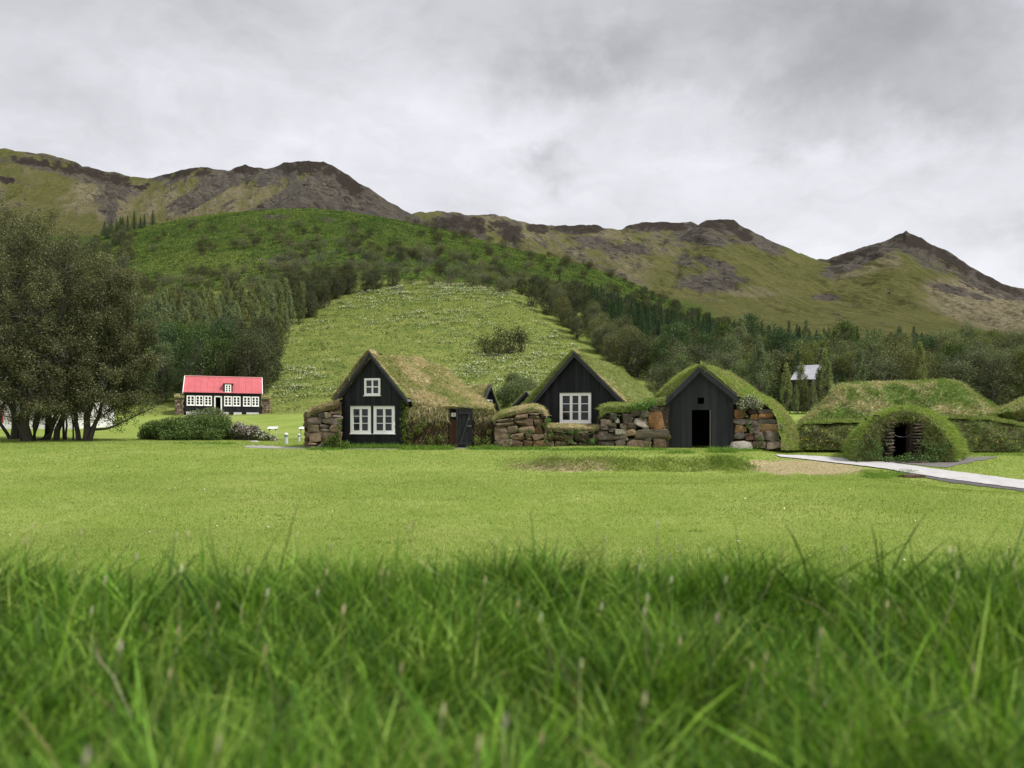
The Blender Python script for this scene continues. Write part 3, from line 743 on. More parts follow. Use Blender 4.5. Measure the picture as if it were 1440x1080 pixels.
def window(pl, parent, u0, z0, u1, z1, cols=2, rows=2, fw=.07, bar=.03, mid=None, proud=-.06, sill=True, hood=True, label=None):
    """white casement: frame > pane, sill, hood"""
    f = MB(); M = pl.M; wht = (.86, .85, .84)
    f.box((u0, proud, z0), (u0+fw, .05, z1), wht, M); f.box((u1-fw, proud, z0), (u1, .05, z1), wht, M)
    f.box((u0+fw, proud, z1-fw), (u1-fw, .05, z1), wht, M); f.box((u0+fw, proud, z0), (u1-fw, .05, z0+fw), wht, M)
    iu0, iu1, iz0, iz1 = u0+fw, u1-fw, z0+fw, z1-fw
    for k in range(1, cols):
        b = (mid if mid and k*2 == cols or (mid and cols == 3) else bar); c = iu0+(iu1-iu0)*k/cols
        f.box((c-b/2, proud+.02, iz0), (c+b/2, .045, iz1), wht, M)
    for k in range(1, rows):
        c = iz0+(iz1-iz0)*k/rows
        f.box((iu0, proud+.028, c-bar/2), (iu1, .04, c+bar/2), wht, M)
    if sill: f.box((u0-.03, proud-.04, z0-.035), (u1+.03, .0, z0-.002), wht, M)
    fr = f.build('window', m_white, parent)
    g = MB(); g.box((iu0-.005, .012, iz0-.005), (iu1+.005, .02, iz1+.005), (1, 1, 1), M); g.build('pane', m_glass, fr)
    if hood:
        h = MB(); h.box((u0-.05, proud-.05, z1+.004), (u1+.05, .0, z1+.03), (.07, .07, .07), M); h.build('drip_board', m_plank, fr)
    if label: fr['label'] = label
    return fr

def bargeboard(pl, parent, a, b, wid=.2, th=.05, w0=-.28, w1=.0, col=(.045, .047, .052)):
    """sloping board from (u,z) a to b, underside wid below; also the soffit back to the wall"""
    mb = MB(); a = np.array(a); b = np.array(b)
    V = []
    for w in (w0, w0+th):
        V += [(a[0], w, a[1]), (b[0], w, b[1]), (b[0], w, b[1]-wid), (a[0], w, a[1]-wid)]
    mb.add(pl.M(np.array(V)), [(0, 1, 2, 3), (7, 6, 5, 4), (0, 4, 5, 1), (1, 5, 6, 2), (2, 6, 7, 3), (3, 7, 4, 0)], col=(.035, .037, .042))
    # cap board on top and roof boarding under the turf
    for z, ww0, ww1, t_ in ((.035, w0-.02, w1+.1, .035),):
        V = [(a[0], ww0, a[1]+z), (b[0], ww0, b[1]+z), (b[0], ww1, b[1]+z), (a[0], ww1, a[1]+z), (a[0], ww0, a[1]+.002), (b[0], ww0, b[1]+.002), (b[0], ww1, b[1]+.002), (a[0], ww1, a[1]+.002)]
        mb.add(pl.M(np.array(V)), [(0, 1, 2, 3), (7, 6, 5, 4), (0, 4, 5, 1), (1, 5, 6, 2), (2, 6, 7, 3), (3, 7, 4, 0)], col=(.13, .13, .145))
    return mb.build('bargeboard', m_plank, parent)

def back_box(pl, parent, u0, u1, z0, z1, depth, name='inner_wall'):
    """room behind a doorway, its shade painted as near-black walls: side, back, floor"""
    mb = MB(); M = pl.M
    mb.box((u0-.3, depth, z0-.1), (u1+.3, depth+.05, z1+.3), (.004, .004, .004), M)  # indoor shade is put into the near-black wall colour
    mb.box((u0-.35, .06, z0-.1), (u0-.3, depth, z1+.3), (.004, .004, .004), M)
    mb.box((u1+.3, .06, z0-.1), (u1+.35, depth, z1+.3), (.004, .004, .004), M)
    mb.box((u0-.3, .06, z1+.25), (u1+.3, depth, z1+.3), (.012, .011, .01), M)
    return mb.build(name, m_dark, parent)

def plant_tufts(name, parent_or_none, spots, seed=0, L=.22, pal=LUSH, n=60, spread=.18, **kw):
    mb = MB(); r = np.random.default_rng(seed)
    for s in spots:
        m = n; P = np.asarray(s)+r.normal(0, 1, (m, 3))*np.array([spread, spread*.5, .01])
        add_blades(mb, P, np.tile([0, -.3, 1.], (m, 1)), L*r.uniform(.5, 1.3, m), .016, pick(pal, m, r), .9, .2, .35, seed=seed+5)
    return mb.build(name, m_grass, parent_or_none)

def gable_roof_rows(pl, apex, eave, back, sag=0., lift=.0, w0=-.3, nback=5, endfall=0.):
    """rows ridge->eave, each running from the front edge to the back"""
    rows = []
    for t in (0, .33, .67, 1.0):
        u = apex[0]+(eave[0]-apex[0])*t; z = apex[1]+(eave[1]-apex[1])*t+lift+sag*math.sin(math.pi*t)
        rows.append([pl.p(u, z-endfall*(k/(nback-1))**3*(1-t), w0+(back-w0)*k/(nback-1)) for k in range(nback)])
    return rows

# ================================================================ turf house on the left, two white casements
p1 = Plane(521, 35.0, 14)
h1 = thing('turf_house', 'black turf house with two large white windows under a small one and tan roof grass', 'turf house', p1.p(0, .1))
ap = p1.uv(523, 497); el = p1.uv(472, 566); er = p1.uv(577, 565)
wl = p1.uv(477, 600)[0]; wr = p1.uv(567, 600)[0]
w1 = p1.rect(493.5, 571, 522, 609.5); w2 = p1.rect(526, 571, 555.5, 609.5); w3 = p1.rect(513, 532, 535.3, 556)
def roofline(ap, el, er, drop=.12):
    def f(u):
        if u < ap[0]: return el[1]+(ap[1]-el[1])*(u-el[0])/(ap[0]-el[0])-drop
        return er[1]+(ap[1]-er[1])*(er[0]-u)/(er[0]-ap[0])-drop
    return f
cut = lambda w_, m=.03: (w_[0]+m, w_[1]+m, w_[2]-m, w_[3]-m)
plank_wall(p1, wl, wr, -.1, roofline(ap, el, er), [cut(w1), cut(w2), cut(w3)], seed=4, w=(.17, .30)).build('gable_wall', m_plank, h1)
window(p1, h1, *w1, cols=2, rows=3, fw=.13, bar=.028, mid=.10)
window(p1, h1, *w2, cols=2, rows=3, fw=.13, bar=.028, mid=.10)
window(p1, h1, *w3, cols=2, rows=2, fw=.09, bar=.05, mid=.07, hood=False)
bargeboard(p1, h1, (ap[0]+.01, ap[1]), er, wid=.16); bargeboard(p1, h1, el, (ap[0]-.01, ap[1]), wid=.16)
lt = MB(); lt.box((wl-.1, 2.2, 0), (wr+.1, 2.3, 3.2), (.05, .045, .04), p1.M); lt.build('inner_wall', m_dark, h1)
ridge = [W(524, 496, 34.65), W(535, 498, 35.2), W(560, 500, 36.6), W(592, 504, 38.6), W(616, 512, 40.2), W(636, 527, 41.0), W(650, 542, 41.4), W(668, 560, 41.6)]
m1 = [W(541, 518, 34.65), W(560, 518, 35.6), W(600, 522, 37.6), W(628, 534, 38.8), W(650, 548, 39.4), W(678, 563, 39.8)]
m2 = [W(560, 541, 34.65), W(580, 540, 35.4), W(610, 545, 36.4), W(640, 553, 37.2), W(664, 562, 37.6), W(686, 568, 37.8)]
ev = [W(578, 563, 34.7), W(590, 564, 34.85), W(612, 567, 34.9), W(640, 569, 34.9), W(664, 571, 34.9), W(694, 572, 34.9)]
evb = [W(580, 571, 34.75), W(592, 574, 34.85), W(612, 576, 34.85), W(636, 574, 34.8), W(664, 578, 34.85), W(692, 582, 34.9)]
turf('turf_roof', h1, [ridge, m1, m2, ev, evb], 110, 50, lump=.13, lscale=.8, dens=900, L=.17, Wd=.02, pal=TAN, pal2=OLIVE, seed=11, patch=1.1, droop=.5, up=.35)
# front lip of the turf above the bargeboard
lipA = [p1.p(ap[0]+(er[0]-ap[0])*t, ap[1]+(er[1]-ap[1])*t+.06, -.27) for t in np.linspace(0, 1, 6)]
lipB = [q+np.array([0, 0, .10]) for q in lipA]; lipC = [q+p1.w*.5+np.array([0, 0, .12]) for q in lipA]
turf('turf_roof', h1, [lipA, lipB, lipC], 50, 8, lump=.02, lscale=.3, dens=900, L=.09, Wd=.018, pal=TAN, pal2=OLIVE, seed=13)
lA = [p1.p(ap[0]+(el[0]-ap[0])*t, ap[1]+(el[1]-ap[1])*t+.05, -.27) for t in np.linspace(0, .98, 6)]
n_ = np.array([-.75, 0, .62])
lB = [q+n_*(.10+.04*i/7) for i, q in enumerate(lA)]; lC = [q+p1.w*1.5+np.array([0, 0, -.02]) for q in lB]; lD = [q+p1.w*4.5+np.array([0, 0, -.1]) for q in lB]

turf('turf_roof', h1, [lA, lB, lC, lD], 80, 26, lump=.03, lscale=.4, dens=1000, L=.11, Wd=.018, pal=TAN+OLIVE, pal2=[(.20, .15, .09), (.30, .24, .13)], seed=14, up=.4)
# stone wing to the left of the gable
sw = MB(); slab(sw, [(434, 577), (455, 572), (478, 567)], 631, 34.95, 2.6, n=16)
stone_face(sw, 434, 479, [(434, 585), (455, 581), (479, 577)], 631, 34.75, seed=3, pal=DRK+GRY+[(.16, .13, .12)], hmin=.24, hmax=.50, wmul=1.2, depth=.26)
for k in range(7):
    add_stone(sw, W(434, 625-k*7.0, 34.9+.45*(k % 2)+.2)+[.05, 0, 0], (.22, .34, .14), DRK[k % 5], seed=70+k)
sw.build('stone_wall', m_stone, h1, smooth=True)
cap(h1, [(432, 581), (445, 575), (458, 572), (470, 569), (477, 565)], 34.7, 2.6, over=6, seed=46, pal=TAN+OLIVE, pal2=[(.2, .15, .09), (.3, .25, .13)])
# turf wall with the passage door, right of the gable
tw = MB(); slab(tw, [(569, 571), (600, 573), (630, 573)], 631, 35.0, 1.2, col=(.075, .055, .036), n=40, lump=.10, seed=4)
slab(tw, [(663.5, 572), (680, 575), (696, 578)], 631, 35.05, 1.2, col=(.07, .052, .034), n=24, lump=.10, seed=5)
slab(tw, [(627, 571), (668, 571)], 575, 35.05, 1.2, col=(.06, .045, .03), n=12, lump=.02, seed=6)
stone_face(tw, 572, 628, [(572, 590), (628, 590)], 629, 34.93, seed=8, pal=[(.085, .06, .04), (.11, .08, .055), (.07, .05, .035)], hmin=.2, hmax=.32, wmul=1.9, depth=.12)
stone_face(tw, 666, 694, [(666, 600), (694, 600)], 629, 34.98, seed=9, pal=[(.085, .06, .04), (.12, .08, .055)], hmin=.2, hmax=.32, wmul=1.9, depth=.12)
r_ = np.random.default_rng(33); n = 5200
pxs = np.where(r_.random(n) < .68, r_.uniform(569, 630, n), r_.uniform(664, 696, n)); pys = 572+50*r_.random(n)**1.5
P = np.stack([(pxs-720)*34.88/F, np.full(n, 34.86)+r_.normal(0, .05, n), CAMZ+(HOR-pys)*34.88/F], 1)
add_blades(tw, P, np.tile([0, -1., 0], (n, 1)), r_.uniform(.08, .28, n), .018, np.where((pys > 590)[:, None], pick([(.13, .095, .055), (.19, .145, .08), (.11, .12, .045), (.09, .065, .04)], n, r_), pick(TAN+OLIVE+[(.2, .15, .08)], n, r_)), -.55, .35, .35, seed=8, droop=.5)
tw.build('turf_wall', m_soil, h1)
pd = Plane(648, 34.9, 0)
dw = MB(); dw.box((pd.uv(631, 600)[0], .35, 0), (pd.uv(643, 600)[0], .40, pd.uv(640, 590)[1]), (.17, .085, .05), pd.M)
dw.box((pd.uv(631, 600)[0], .38, pd.uv(640, 590)[1]), (pd.uv(664, 600)[0], .45, 1.75), (.03, .025, .02), pd.M)
dw.box((pd.uv(631, 600)[0], .36, -.1), (pd.uv(643, 600)[0], .44, pd.uv(640, 612)[1]), (.05, .04, .035), pd.M)
dw.build('passage_wall', m_plank, h1)
dp = MB(); dp.box((pd.uv(642, 600)[0], -.12, -.05), (pd.uv(644.6, 600)[0], .3, pd.uv(640, 573.5)[1]), (.06, .055, .05), pd.M)
dp.box((pd.uv(630, 600)[0], -.02, pd.uv(640, 575.5)[1]), (pd.uv(642, 600)[0], .3, pd.uv(640, 572.5)[1]), (.05, .045, .04), pd.M); dp.build('door_frame', m_plank, h1)
pdd = Plane(654, 34.62, 0)
dl = plank_wall(pdd, pdd.uv(645, 600)[0], pdd.uv(664, 600)[0], pdd.uv(650, 632)[1], lambda u: pdd.uv(650, 574.5)[1], [], seed=12, w=(.13, .17), col=[(.014, .015, .017)], proud=.012)
a0, zt = pdd.uv(645.5, 579); a1, _ = pdd.uv(663.5, 579); zb = pdd.uv(650, 625)[1]
for zz in (zt-.1, zb): dl.box((a0, -.05, zz), (a1, -.03, zz+.1), (.022, .023, .026), pdd.M)
V = pdd.M(np.array([(a0+.03, -.045, zb+.1), (a0+.13, -.045, zb+.1), (a1-.03, -.045, zt-.1), (a1-.13, -.045, zt-.1), (a0+.03, -.02, zb+.1), (a0+.13, -.02, zb+.1), (a1-.03, -.02, zt-.1), (a1-.13, -.02, zt-.1)]))
dl.add(V, [(0, 1, 2, 3), (7, 6, 5, 4), (0, 4, 5, 1), (1, 5, 6, 2), (2, 6, 7, 3), (3, 7, 4, 0)], col=(.026, .027, .03))
dr = dl.build('door', m_plank, h1)
hn = MB(); q = pdd.uv(660, 599); hn.box((q[0]-.08, -.07, q[1]-.03), (q[0]+.1, -.052, q[1]+.03), (.11, .10, .09), pdd.M); hn.build('latch', m_metal, dr)
ps = Plane(638, 34.85, 0); s_ = MB(); a = ps.rect(635, 580.5, 641, 585.8)
s_.box((a[0], -.04, a[1]), (a[2], -.02, a[3]), (.62, .62, .60), ps.M)
u_, z_ = (a[0]+a[2])/2, (a[1]+a[3])/2
for k in range(8):
    t0 = k*math.pi/4; s_.box((u_+.033*math.cos(t0)-.011, -.045, z_+.045*math.sin(t0)-.012), (u_+.033*math.cos(t0)+.011, -.04, z_+.045*math.sin(t0)+.012), (.12, .12, .13), ps.M)
tag(s_.build('sign', m_white), 'small white sign plate with a grey ring in the narrow passage doorway', 'sign')

# ================================================================ turf house in the middle, nine-pane window
p2 = Plane(812, 36.4, 16)
h2 = thing('turf_house', 'black boarded turf house with one wide nine pane white window, between the low stone walls', 'turf house', p2.p(0, .6))
ap = p2.uv(809, 496.5); el = p2.uv(742, 576); er = p2.uv(881, 568.5)
wn = p2.rect(787.5, 552.5, 831.5, 594.5)
plank_wall(p2, p2.uv(748, 590)[0], p2.uv(877, 590)[0], .2, roofline(ap, el, er), [cut(wn)], seed=7, w=(.15, .24)).build('gable_wall', m_plank, h2)
window(p2, h2, *wn, cols=3, rows=3, fw=.13, bar=.03, mid=.12)
bargeboard(p2, h2, (ap[0]+.01, ap[1]), er, wid=.20); bargeboard(p2, h2, el, (ap[0]-.01, ap[1]), wid=.20)
b_ = MB(); b_.box((-1.1, 2.2, .2), (1.1, 2.3, 2.5), (.04, .037, .033), p2.M); b_.build('inner_wall', m_dark, h2)
ridge = [W(812, 496, 36.05), W(826, 501, 37), W(842, 506.5, 38.4), W(858, 512, 39.8), W(874, 520, 41.2), W(888, 531, 42), W(903, 545, 42.4), W(918, 557, 42.4)]
m1 = [W(836, 519, 36.05), W(850, 522, 37), W(872, 530, 38.6), W(892, 543, 39.6), W(922, 561, 40.2)]
m2 = [W(860, 545, 36.05), W(876, 546, 36.8), W(896, 553, 37.8), W(926, 564, 38.6)]
ev = [W(884, 570, 36.1), W(898, 568, 36.3), W(914, 568, 36.6), W(934, 568, 37)]
turf('turf_roof', h2, [ridge, m1, m2, ev], 100, 46, lump=.08, lscale=.7, dens=800, L=.13, Wd=.018, pal=OLIVE+GREEN, pal2=[(.24, .32, .10), (.32, .36, .14), (.28, .33, .11), (.44, .42, .22)], seed=21, patch=.9, droop=.3, up=.4)
lipA = [p2.p(ap[0]+(er[0]-ap[0])*t, ap[1]+(er[1]-ap[1])*t+.05, -.27) for t in np.linspace(0, 1, 6)]
lipB = [q+np.array([0, 0, .07]) for q in lipA]; lipC = [q+p2.w*.5+np.array([0, 0, .10]) for q in lipA]
turf('turf_roof', h2, [lipA, lipB, lipC], 50, 8, lump=.015, lscale=.3, dens=900, L=.08, Wd=.018, pal=OLIVE, pal2=TAN, seed=23)
lA = [p2.p(ap[0]+(el[0]-ap[0])*t, ap[1]+(el[1]-ap[1])*t+.04, -.27) for t in np.linspace(0, 1, 6)]
n_ = np.array([-.7, 0, .7]); lB = [q+n_*(.12+.14*i/5) for i, q in enumerate(lA)]; lC = [q+p2.w*1.5 for q in lB]; lD = [q+p2.w*4.5 for q in lB]
turf('turf_roof', h2, [lA, lB, lC, lD], 70, 26, lump=.03, lscale=.4, dens=900, L=.11, Wd=.018, pal=OLIVE+GREEN, pal2=GREEN, seed=24, up=.4)

# stone wall between the houses, its turf cap and ledge
wc = thing('stone_wall', 'low boulder wall topped with grass running between the three black gables', 'stone wall', W(815, 630, 35))
topL = [(697, 592), (706, 586), (722, 582), (740, 577), (756, 576), (766, 581), (769, 592)]
topM = [(764, 604), (800, 606), (848, 605)]
topR = [(843, 584), (856, 578), (880, 577), (905, 574), (918, 570), (936, 568)]
s2 = MB()
slab(s2, topL, 631, 34.75, 1.6, n=26); slab(s2, topM, 631, 34.95, 1.2, n=26); slab(s2, topR+[(941, 568)], 634, 34.95, 1.7, n=30)
stone_face(s2, 696, 768, [(a, b+5) for a, b in topL], 630, 34.58, seed=31, pal=DRK+[(.20, .13, .08)], hmin=.18, hmax=.36, wmul=1.7, depth=.25)
stone_face(s2, 766, 846, [(766, 606), (846, 608)], 630, 34.8, seed=32, pal=DRK[:5]+[(.06, .045, .035)], hmin=.26, hmax=.46, wmul=1.6, depth=.22)
def big(cx, cy): return False
RS = [(921, 591, 22, 24, ORG[0]), (914, 611, 44, 15, (.19, .16, .14)), (897, 625, 34, 13, (.20, .15, .11)), (927, 625, 17, 16, (.19, .13, .10)), (886, 608, 13, 10, (.20, .15, .10)), (900, 594, 20, 13, (.24, .22, .20)),
      (883, 589, 16, 13, (.12, .10, .09)), (862, 586, 10, 9, (.18, .17, .16)), (852, 594, 14, 8, (.15, .12, .10)), (867, 592, 8, 7, (.22, .21, .19)), (849, 601, 12, 6, (.12, .10, .09)), (873, 607, 16, 7, (.30, .28, .25)),
      (862, 614, 40, 9, (.07, .06, .05)), (852, 623, 24, 12, (.06, .05, .042)), (872, 624, 13, 10, (.13, .11, .10)), (886, 630, 20, 8, (.24, .22, .20)), (903, 634, 20, 5, (.22, .20, .18)), (888, 598, 12, 8, (.10, .085, .07)),
      (906, 582, 14, 8, (.20, .18, .16)), (893, 581, 12, 7, (.11, .09, .08)), (922, 576, 20, 7, (.08, .07, .06)), (876, 599, 9, 7, (.16, .12, .10)), (860, 604, 12, 7, (.09, .075, .065)), (907, 602, 8, 5, (.26, .24, .22)), (880, 617, 5, 4, (.2, .2, .18)), (848, 610, 12, 7, (.10, .08, .07)), (910, 618.5, 8, 4.5, (.16, .14, .13)), (860, 598, 10, 6, (.13, .11, .09))]
for k, (cx, cy, w_, h_, c) in enumerate(RS):
    add_stone(s2, W(cx, cy, 34.7), (w_*.5*34.7/F*1.06, .24, h_*.5*34.7/F*1.1), c, seed=400+k, box=.88, rough=.10)
s2.build('stonework', m_stone, wc, smooth=True)
cap(wc, [(694, 590), (706, 582), (722, 578), (740, 574), (754, 573), (764, 577), (769, 588)], 34.7, 1.7, over=6, seed=41)
cap(wc, [(762, 601), (775, 600), (800, 601), (830, 602), (850, 601)], 34.85, 1.5, over=5, seed=42, lift=1.5, pal=OLIVE+TAN)
cap(wc, [(843, 580), (850, 573), (862, 571), (885, 571), (905, 568), (920, 563), (936, 560)], 34.75, 1.9, over=9, seed=43, pal=GREEN+OLIVE, pal2=GREEN)
lg = MB()
rm_ = np.random.default_rng(77)
for k in range(230):                                   # moss and herbs rooted in the joints
    px = rm_.uniform(697, 934); py = rm_.uniform(590 if px < 766 else (606 if px < 845 else 582), 629)
    leafy(lg, W(px, py, 34.5+.06*rm_.random()), rm_.uniform(.04, .10), int(rm_.integers(8, 30)), .05, [(.10, .13, .04), (.14, .17, .05), (.16, .14, .07), (.09, .15, .03)], seed=3000+k, squash=(1.4, .5, .6))
for k, (px, py, rd, cnt) in enumerate([(893, 573, .25, 160), (905, 570, .3, 220), (917, 566, .25, 160), (770, 592, .16, 130), (766, 598, .12, 90), (744, 607, .15, 120), (716, 622, .13, 90), (717, 614, .08, 40), (775, 612, .13, 70), (803, 608, .12, 60), (803, 620, .1, 60), (833, 620, .12, 80), (768, 620, .1, 50), (815, 606, .1, 40), (912, 625, .1, 60), (727, 605, .08, 40)]):
    leafy(lg, W(px, py, 34.45), rd, cnt, .07, [(.11, .22, .03), (.16, .27, .04), (.08, .17, .03)], seed=500+k)
tag(lg.build('wall_plants', m_leaf, wc), kind='stuff')

# ================================================================ turf house on the right, open dark doorway
p3 = Plane(985, 34.8, 13)
h3 = thing('turf_house', 'black turf house with a tall open dark doorway and a square vent hole above', 'turf house', p3.p(0, .0))
ap = p3.uv(984, 516); el = p3.uv(933.5, 565); er = p3.uv(1036, 557)
dr3 = p3.rect(972, 576.5, 999, 637); vt = p3.rect(981.3, 559, 990, 568)
plank_wall(p3, p3.uv(937.5, 600)[0], p3.uv(1031, 600)[0], -.2, roofline(ap, el, er), [(dr3[0], -.3, dr3[2], dr3[3]), vt], seed=9, w=(.17, .24), col=[(.021, .0225, .026), (.018, .019, .022), (.026, .0275, .031)], proud=.015).build('gable_wall', m_plank, h3)
bargeboard(p3, h3, (ap[0]+.01, ap[1]), er, wid=.26, w0=-.30); bargeboard(p3, h3, el, (ap[0]-.01, ap[1]), wid=.26, w0=-.30)
b2 = MB()   # second, inner verge board
for e in (el, er):
    V = []
    for w_ in (-.12, -.06):
        V += [(ap[0], w_, ap[1]-.2), (e[0], w_, e[1]-.2), (e[0], w_, e[1]-.36), (ap[0], w_, ap[1]-.36)]
    b2.add(p3.M(np.array(V)), [(0, 1, 2, 3), (7, 6, 5, 4), (0, 4, 5, 1), (1, 5, 6, 2), (2, 6, 7, 3), (3, 7, 4, 0)], col=(.03, .032, .036))
b2.build('verge_board', m_plank, h3)
back_box(p3, h3, dr3[0]-.4, dr3[2]+.4, -.2, 2.0, 2.6)
jb = MB(); jb.box((dr3[2]-.03, -.02, 0), (dr3[2]+.015, .1, dr3[3]), (.13, .12, .11), p3.M); jb.box((dr3[0]-.01, .0, 0), (dr3[0]+.03, .1, dr3[3]), (.03, .03, .03), p3.M); jb.build('door_frame', m_plank, h3)
yb = 40.5
rows = [[W(984, 514, 34.45), W(990, 513, 35.5), W(1000, 514.5, 37), W(1012, 519, 38.5), W(1030, 527, yb)],
        [W(997, 527, 34.45), W(1006, 522, 35.5), W(1018, 525, 37), W(1028, 529, 38.6), W(1040, 535, yb)],
        [W(1012, 541, 34.45), W(1022, 533, 35.5), W(1036, 536, 37), W(1046, 540, 38.6), W(1056, 546, yb)],
        [W(1036, 557, 34.45), W(1044, 549, 35.4), W(1058, 551, 36.8), W(1066, 554, 38.6), W(1076, 558, yb)],
        [W(1062, 565, 34.4), W(1076, 562, 35.4), W(1088, 568, 36.6), W(1092, 570, 38.6), W(1098, 574, yb)],
        [W(1086, 577, 34.35), W(1096, 581, 35.4), W(1106, 588, 36.2), W(1110, 592, 38.6), W(1114, 596, yb)],
        [W(1096, 606, 34.35), W(1107, 604, 35.3), W(1117, 608, 36), W(1122, 612, 38), W(1126, 612, yb)],
        [W(1098, 633, 34.35), W(1112, 633, 35.2), W(1124, 633, 36), W(1130, 630, 38), W(1134, 626, yb)]]
turf('turf_roof', h3, rows, 60, 90, lump=.14, lscale=.9, dens=950, L=.14, Wd=.018, pal=[(.26, .34, .08), (.32, .38, .11), (.20, .28, .06)], pal2=OLIVE, seed=51, patch=.8, droop=.25, up=.5)
lipA = [p3.p(ap[0]+(er[0]-ap[0])*t, ap[1]+(er[1]-ap[1])*t+.04, -.27) for t in np.linspace(0, 1, 7)]
lipB = [q+np.array([.02, .0, .08+.10*math.sin(math.pi*min(1, t+.15))]) for q, t in zip(lipA, np.linspace(0, 1, 7))]; lipC = [q+p3.w*.7+np.array([0, 0, .12]) for q in lipB]
turf('turf_roof', h3, [lipA, lipB, lipC], 60, 12, lump=.02, lscale=.3, dens=1000, L=.09, Wd=.018, pal=OLIVE+[(.10, .08, .04)], pal2=GREEN, seed=53)
lA = [p3.p(ap[0]+(el[0]-ap[0])*t, ap[1]+(el[1]-ap[1])*t+.04, -.27) for t in np.linspace(0, 1, 6)]
n_ = np.array([-.62, 0, .75]); lB = [q+n_*(.06+.30*math.sin(math.pi*.5*min(1, i/3))) for i, q in enumerate(lA)]; lC = [q+p3.w*1.5-[.1, 0, .05] for q in lB]; lD = [q+p3.w*4.5-[.1, 0, .2] for q in lB]
turf('turf_roof', h3, [lA, lB, lC, lD], 70, 26, lump=.03, lscale=.4, dens=950, L=.12, Wd=.018, pal=GREEN+OLIVE, pal2=[(.3, .36, .1)], seed=54, up=.4)
s3 = MB(); pr = [(1026, 572), (1030, 570), (1050, 566), (1070, 564), (1084, 574), (1094, 590), (1099, 608), (1101, 630)]
slab(s3, [(a, b+1) for a, b in pr], 634, 34.75, 2.2, n=30, lump=.02)
R3 = [(1039, 582, 15, 12.5, ORG[0]), (1042, 593, 20, 8, (.20, .18, .17)), (1040, 602.5, 17, 10.5, (.33, .22, .12)), (1038, 612.5, 15, 9, (.19, .17, .16)), (1052, 613.5, 11, 9, (.16, .10, .08)), (1044, 624, 30, 9, (.22, .15, .11)), (1059, 586, 10, 7, (.30, .17, .08)),
      (1076, 585, 22, 8, ORG[0]), (1076, 592.5, 26, 7.5, (.19, .17, .16)), (1078, 602, 28, 12, (.24, .16, .09)), (1084, 612, 22, 13, (.20, .18, .165)), (1087, 625, 24, 12, (.21, .17, .145)), (1066, 624, 18, 11, (.17, .13, .11)), (1058, 579, 16, 6, (.08, .06, .05)), (1074, 578.5, 20, 5, (.13, .11, .10)),
      (1061, 595, 12, 8, (.10, .085, .075)), (1060, 604, 12, 9, (.13, .11, .10)), (1066, 613, 14, 9, (.14, .11, .09)), (1094, 600, 8, 9, (.15, .14, .13)), (1066, 572, 26, 6, (.09, .07, .05)), (1054, 570, 16, 6, (.07, .055, .04))]
for k, (cx, cy, w_, h_, c) in enumerate(R3):
    add_stone(s3, W(cx, cy, 34.68), (w_*.5*34.7/F*1.05, .24, h_*.5*34.7/F*1.08), c, seed=450+k, box=.88, rough=.10)
s3.build('stone_wall', m_stone, h3, smooth=True)
lp = MB()
for k, (px, py, rd, cnt) in enumerate([(1052, 600, .12, 90), (1053, 592, .09, 60), (1056, 607, .08, 50), (1068, 616, .16, 110), (1072, 622, .12, 70), (1050, 585, .08, 40), (1068, 598, .06, 20), (1064, 628, .1, 60)]):
    leafy(lp, W(px, py, 34.36), rd, cnt, .06, [(.12, .2, .04), (.2, .25, .06), (.08, .15, .03)], seed=530+k)
tag(lp.build('wall_plants', m_leaf, h3), kind='stuff')
fb = MB()
for k, (px, py) in enumerate([(1042, 568), (1049, 563), (1056, 561), (1063, 565), (1051, 569), (1060, 570), (1044, 573), (1066, 571)]):
    leafy(fb, W(px, py, 34.45), .24, 420, .06, [(.10, .16, .045), (.075, .13, .035), (.14, .19, .06)], seed=560+k, squash=(1, 1, .8))
    leafy(fb, W(px, py-.5, 34.35), .25, 150, .045, [(.60, .56, .50), (.50, .45, .40)], seed=580+k, squash=(1, 1, .8))
tag(fb.build('flowering_shrub', m_leafbig), 'round shrub with pale pink white blossom on the stone wall right of the open doorway', 'shrub')
bo = MB(); add_stone(bo, W(1041, 629, 33.9), (.44, .36, .26), (.30, .29, .27), seed=91, box=.25, rough=.12); bo.build('boulder', m_stone, smooth=True)
tag(bpy.data.objects['boulder'], 'pale lichen spotted boulder on the grass right of the open dark doorway', 'boulder')

# ================================================================ two small gables showing behind the front row
pg = Plane(689, 41.5, -16)
h4 = thing('turf_house', 'small steep black gable with a tiny white window above the left passage wall', 'turf house', pg.p(0, .4))
ap = pg.uv(688.5, 541.5); el = pg.uv(676, 571); er = pg.uv(702, 580); wn = pg.rect(682.4, 562, 692.2, 573)
plank_wall(pg, el[0]+.05, er[0]-.05, .5, roofline(ap, el, er, .06), [cut(wn, .02)], seed=17, w=(.14, .2)).build('gable_wall', m_plank, h4)
window(pg, h4, *wn, cols=2, rows=1, fw=.07, bar=.05, mid=.06, hood=False)
bargeboard(pg, h4, (ap[0]+.005, ap[1]), er, wid=.10, w0=-.2); bargeboard(pg, h4, el, (ap[0]-.005, ap[1]), wid=.10, w0=-.45, th=.04)
rows = [[W(688, 541.5, 41.7), W(683, 540, 43), W(672, 541, 45), W(655, 545, 47)], [W(680, 552, 41.4), W(672, 550, 42.4), W(664, 551, 44), W(650, 554, 46)], [W(673, 569, 41.1), W(664, 566, 42), W(656, 565, 43), W(645, 565, 44)]]
turf('turf_roof', h4, rows, 40, 24, lump=.05, lscale=.6, dens=700, L=.14, Wd=.02, pal=TAN, pal2=OLIVE, seed=61)
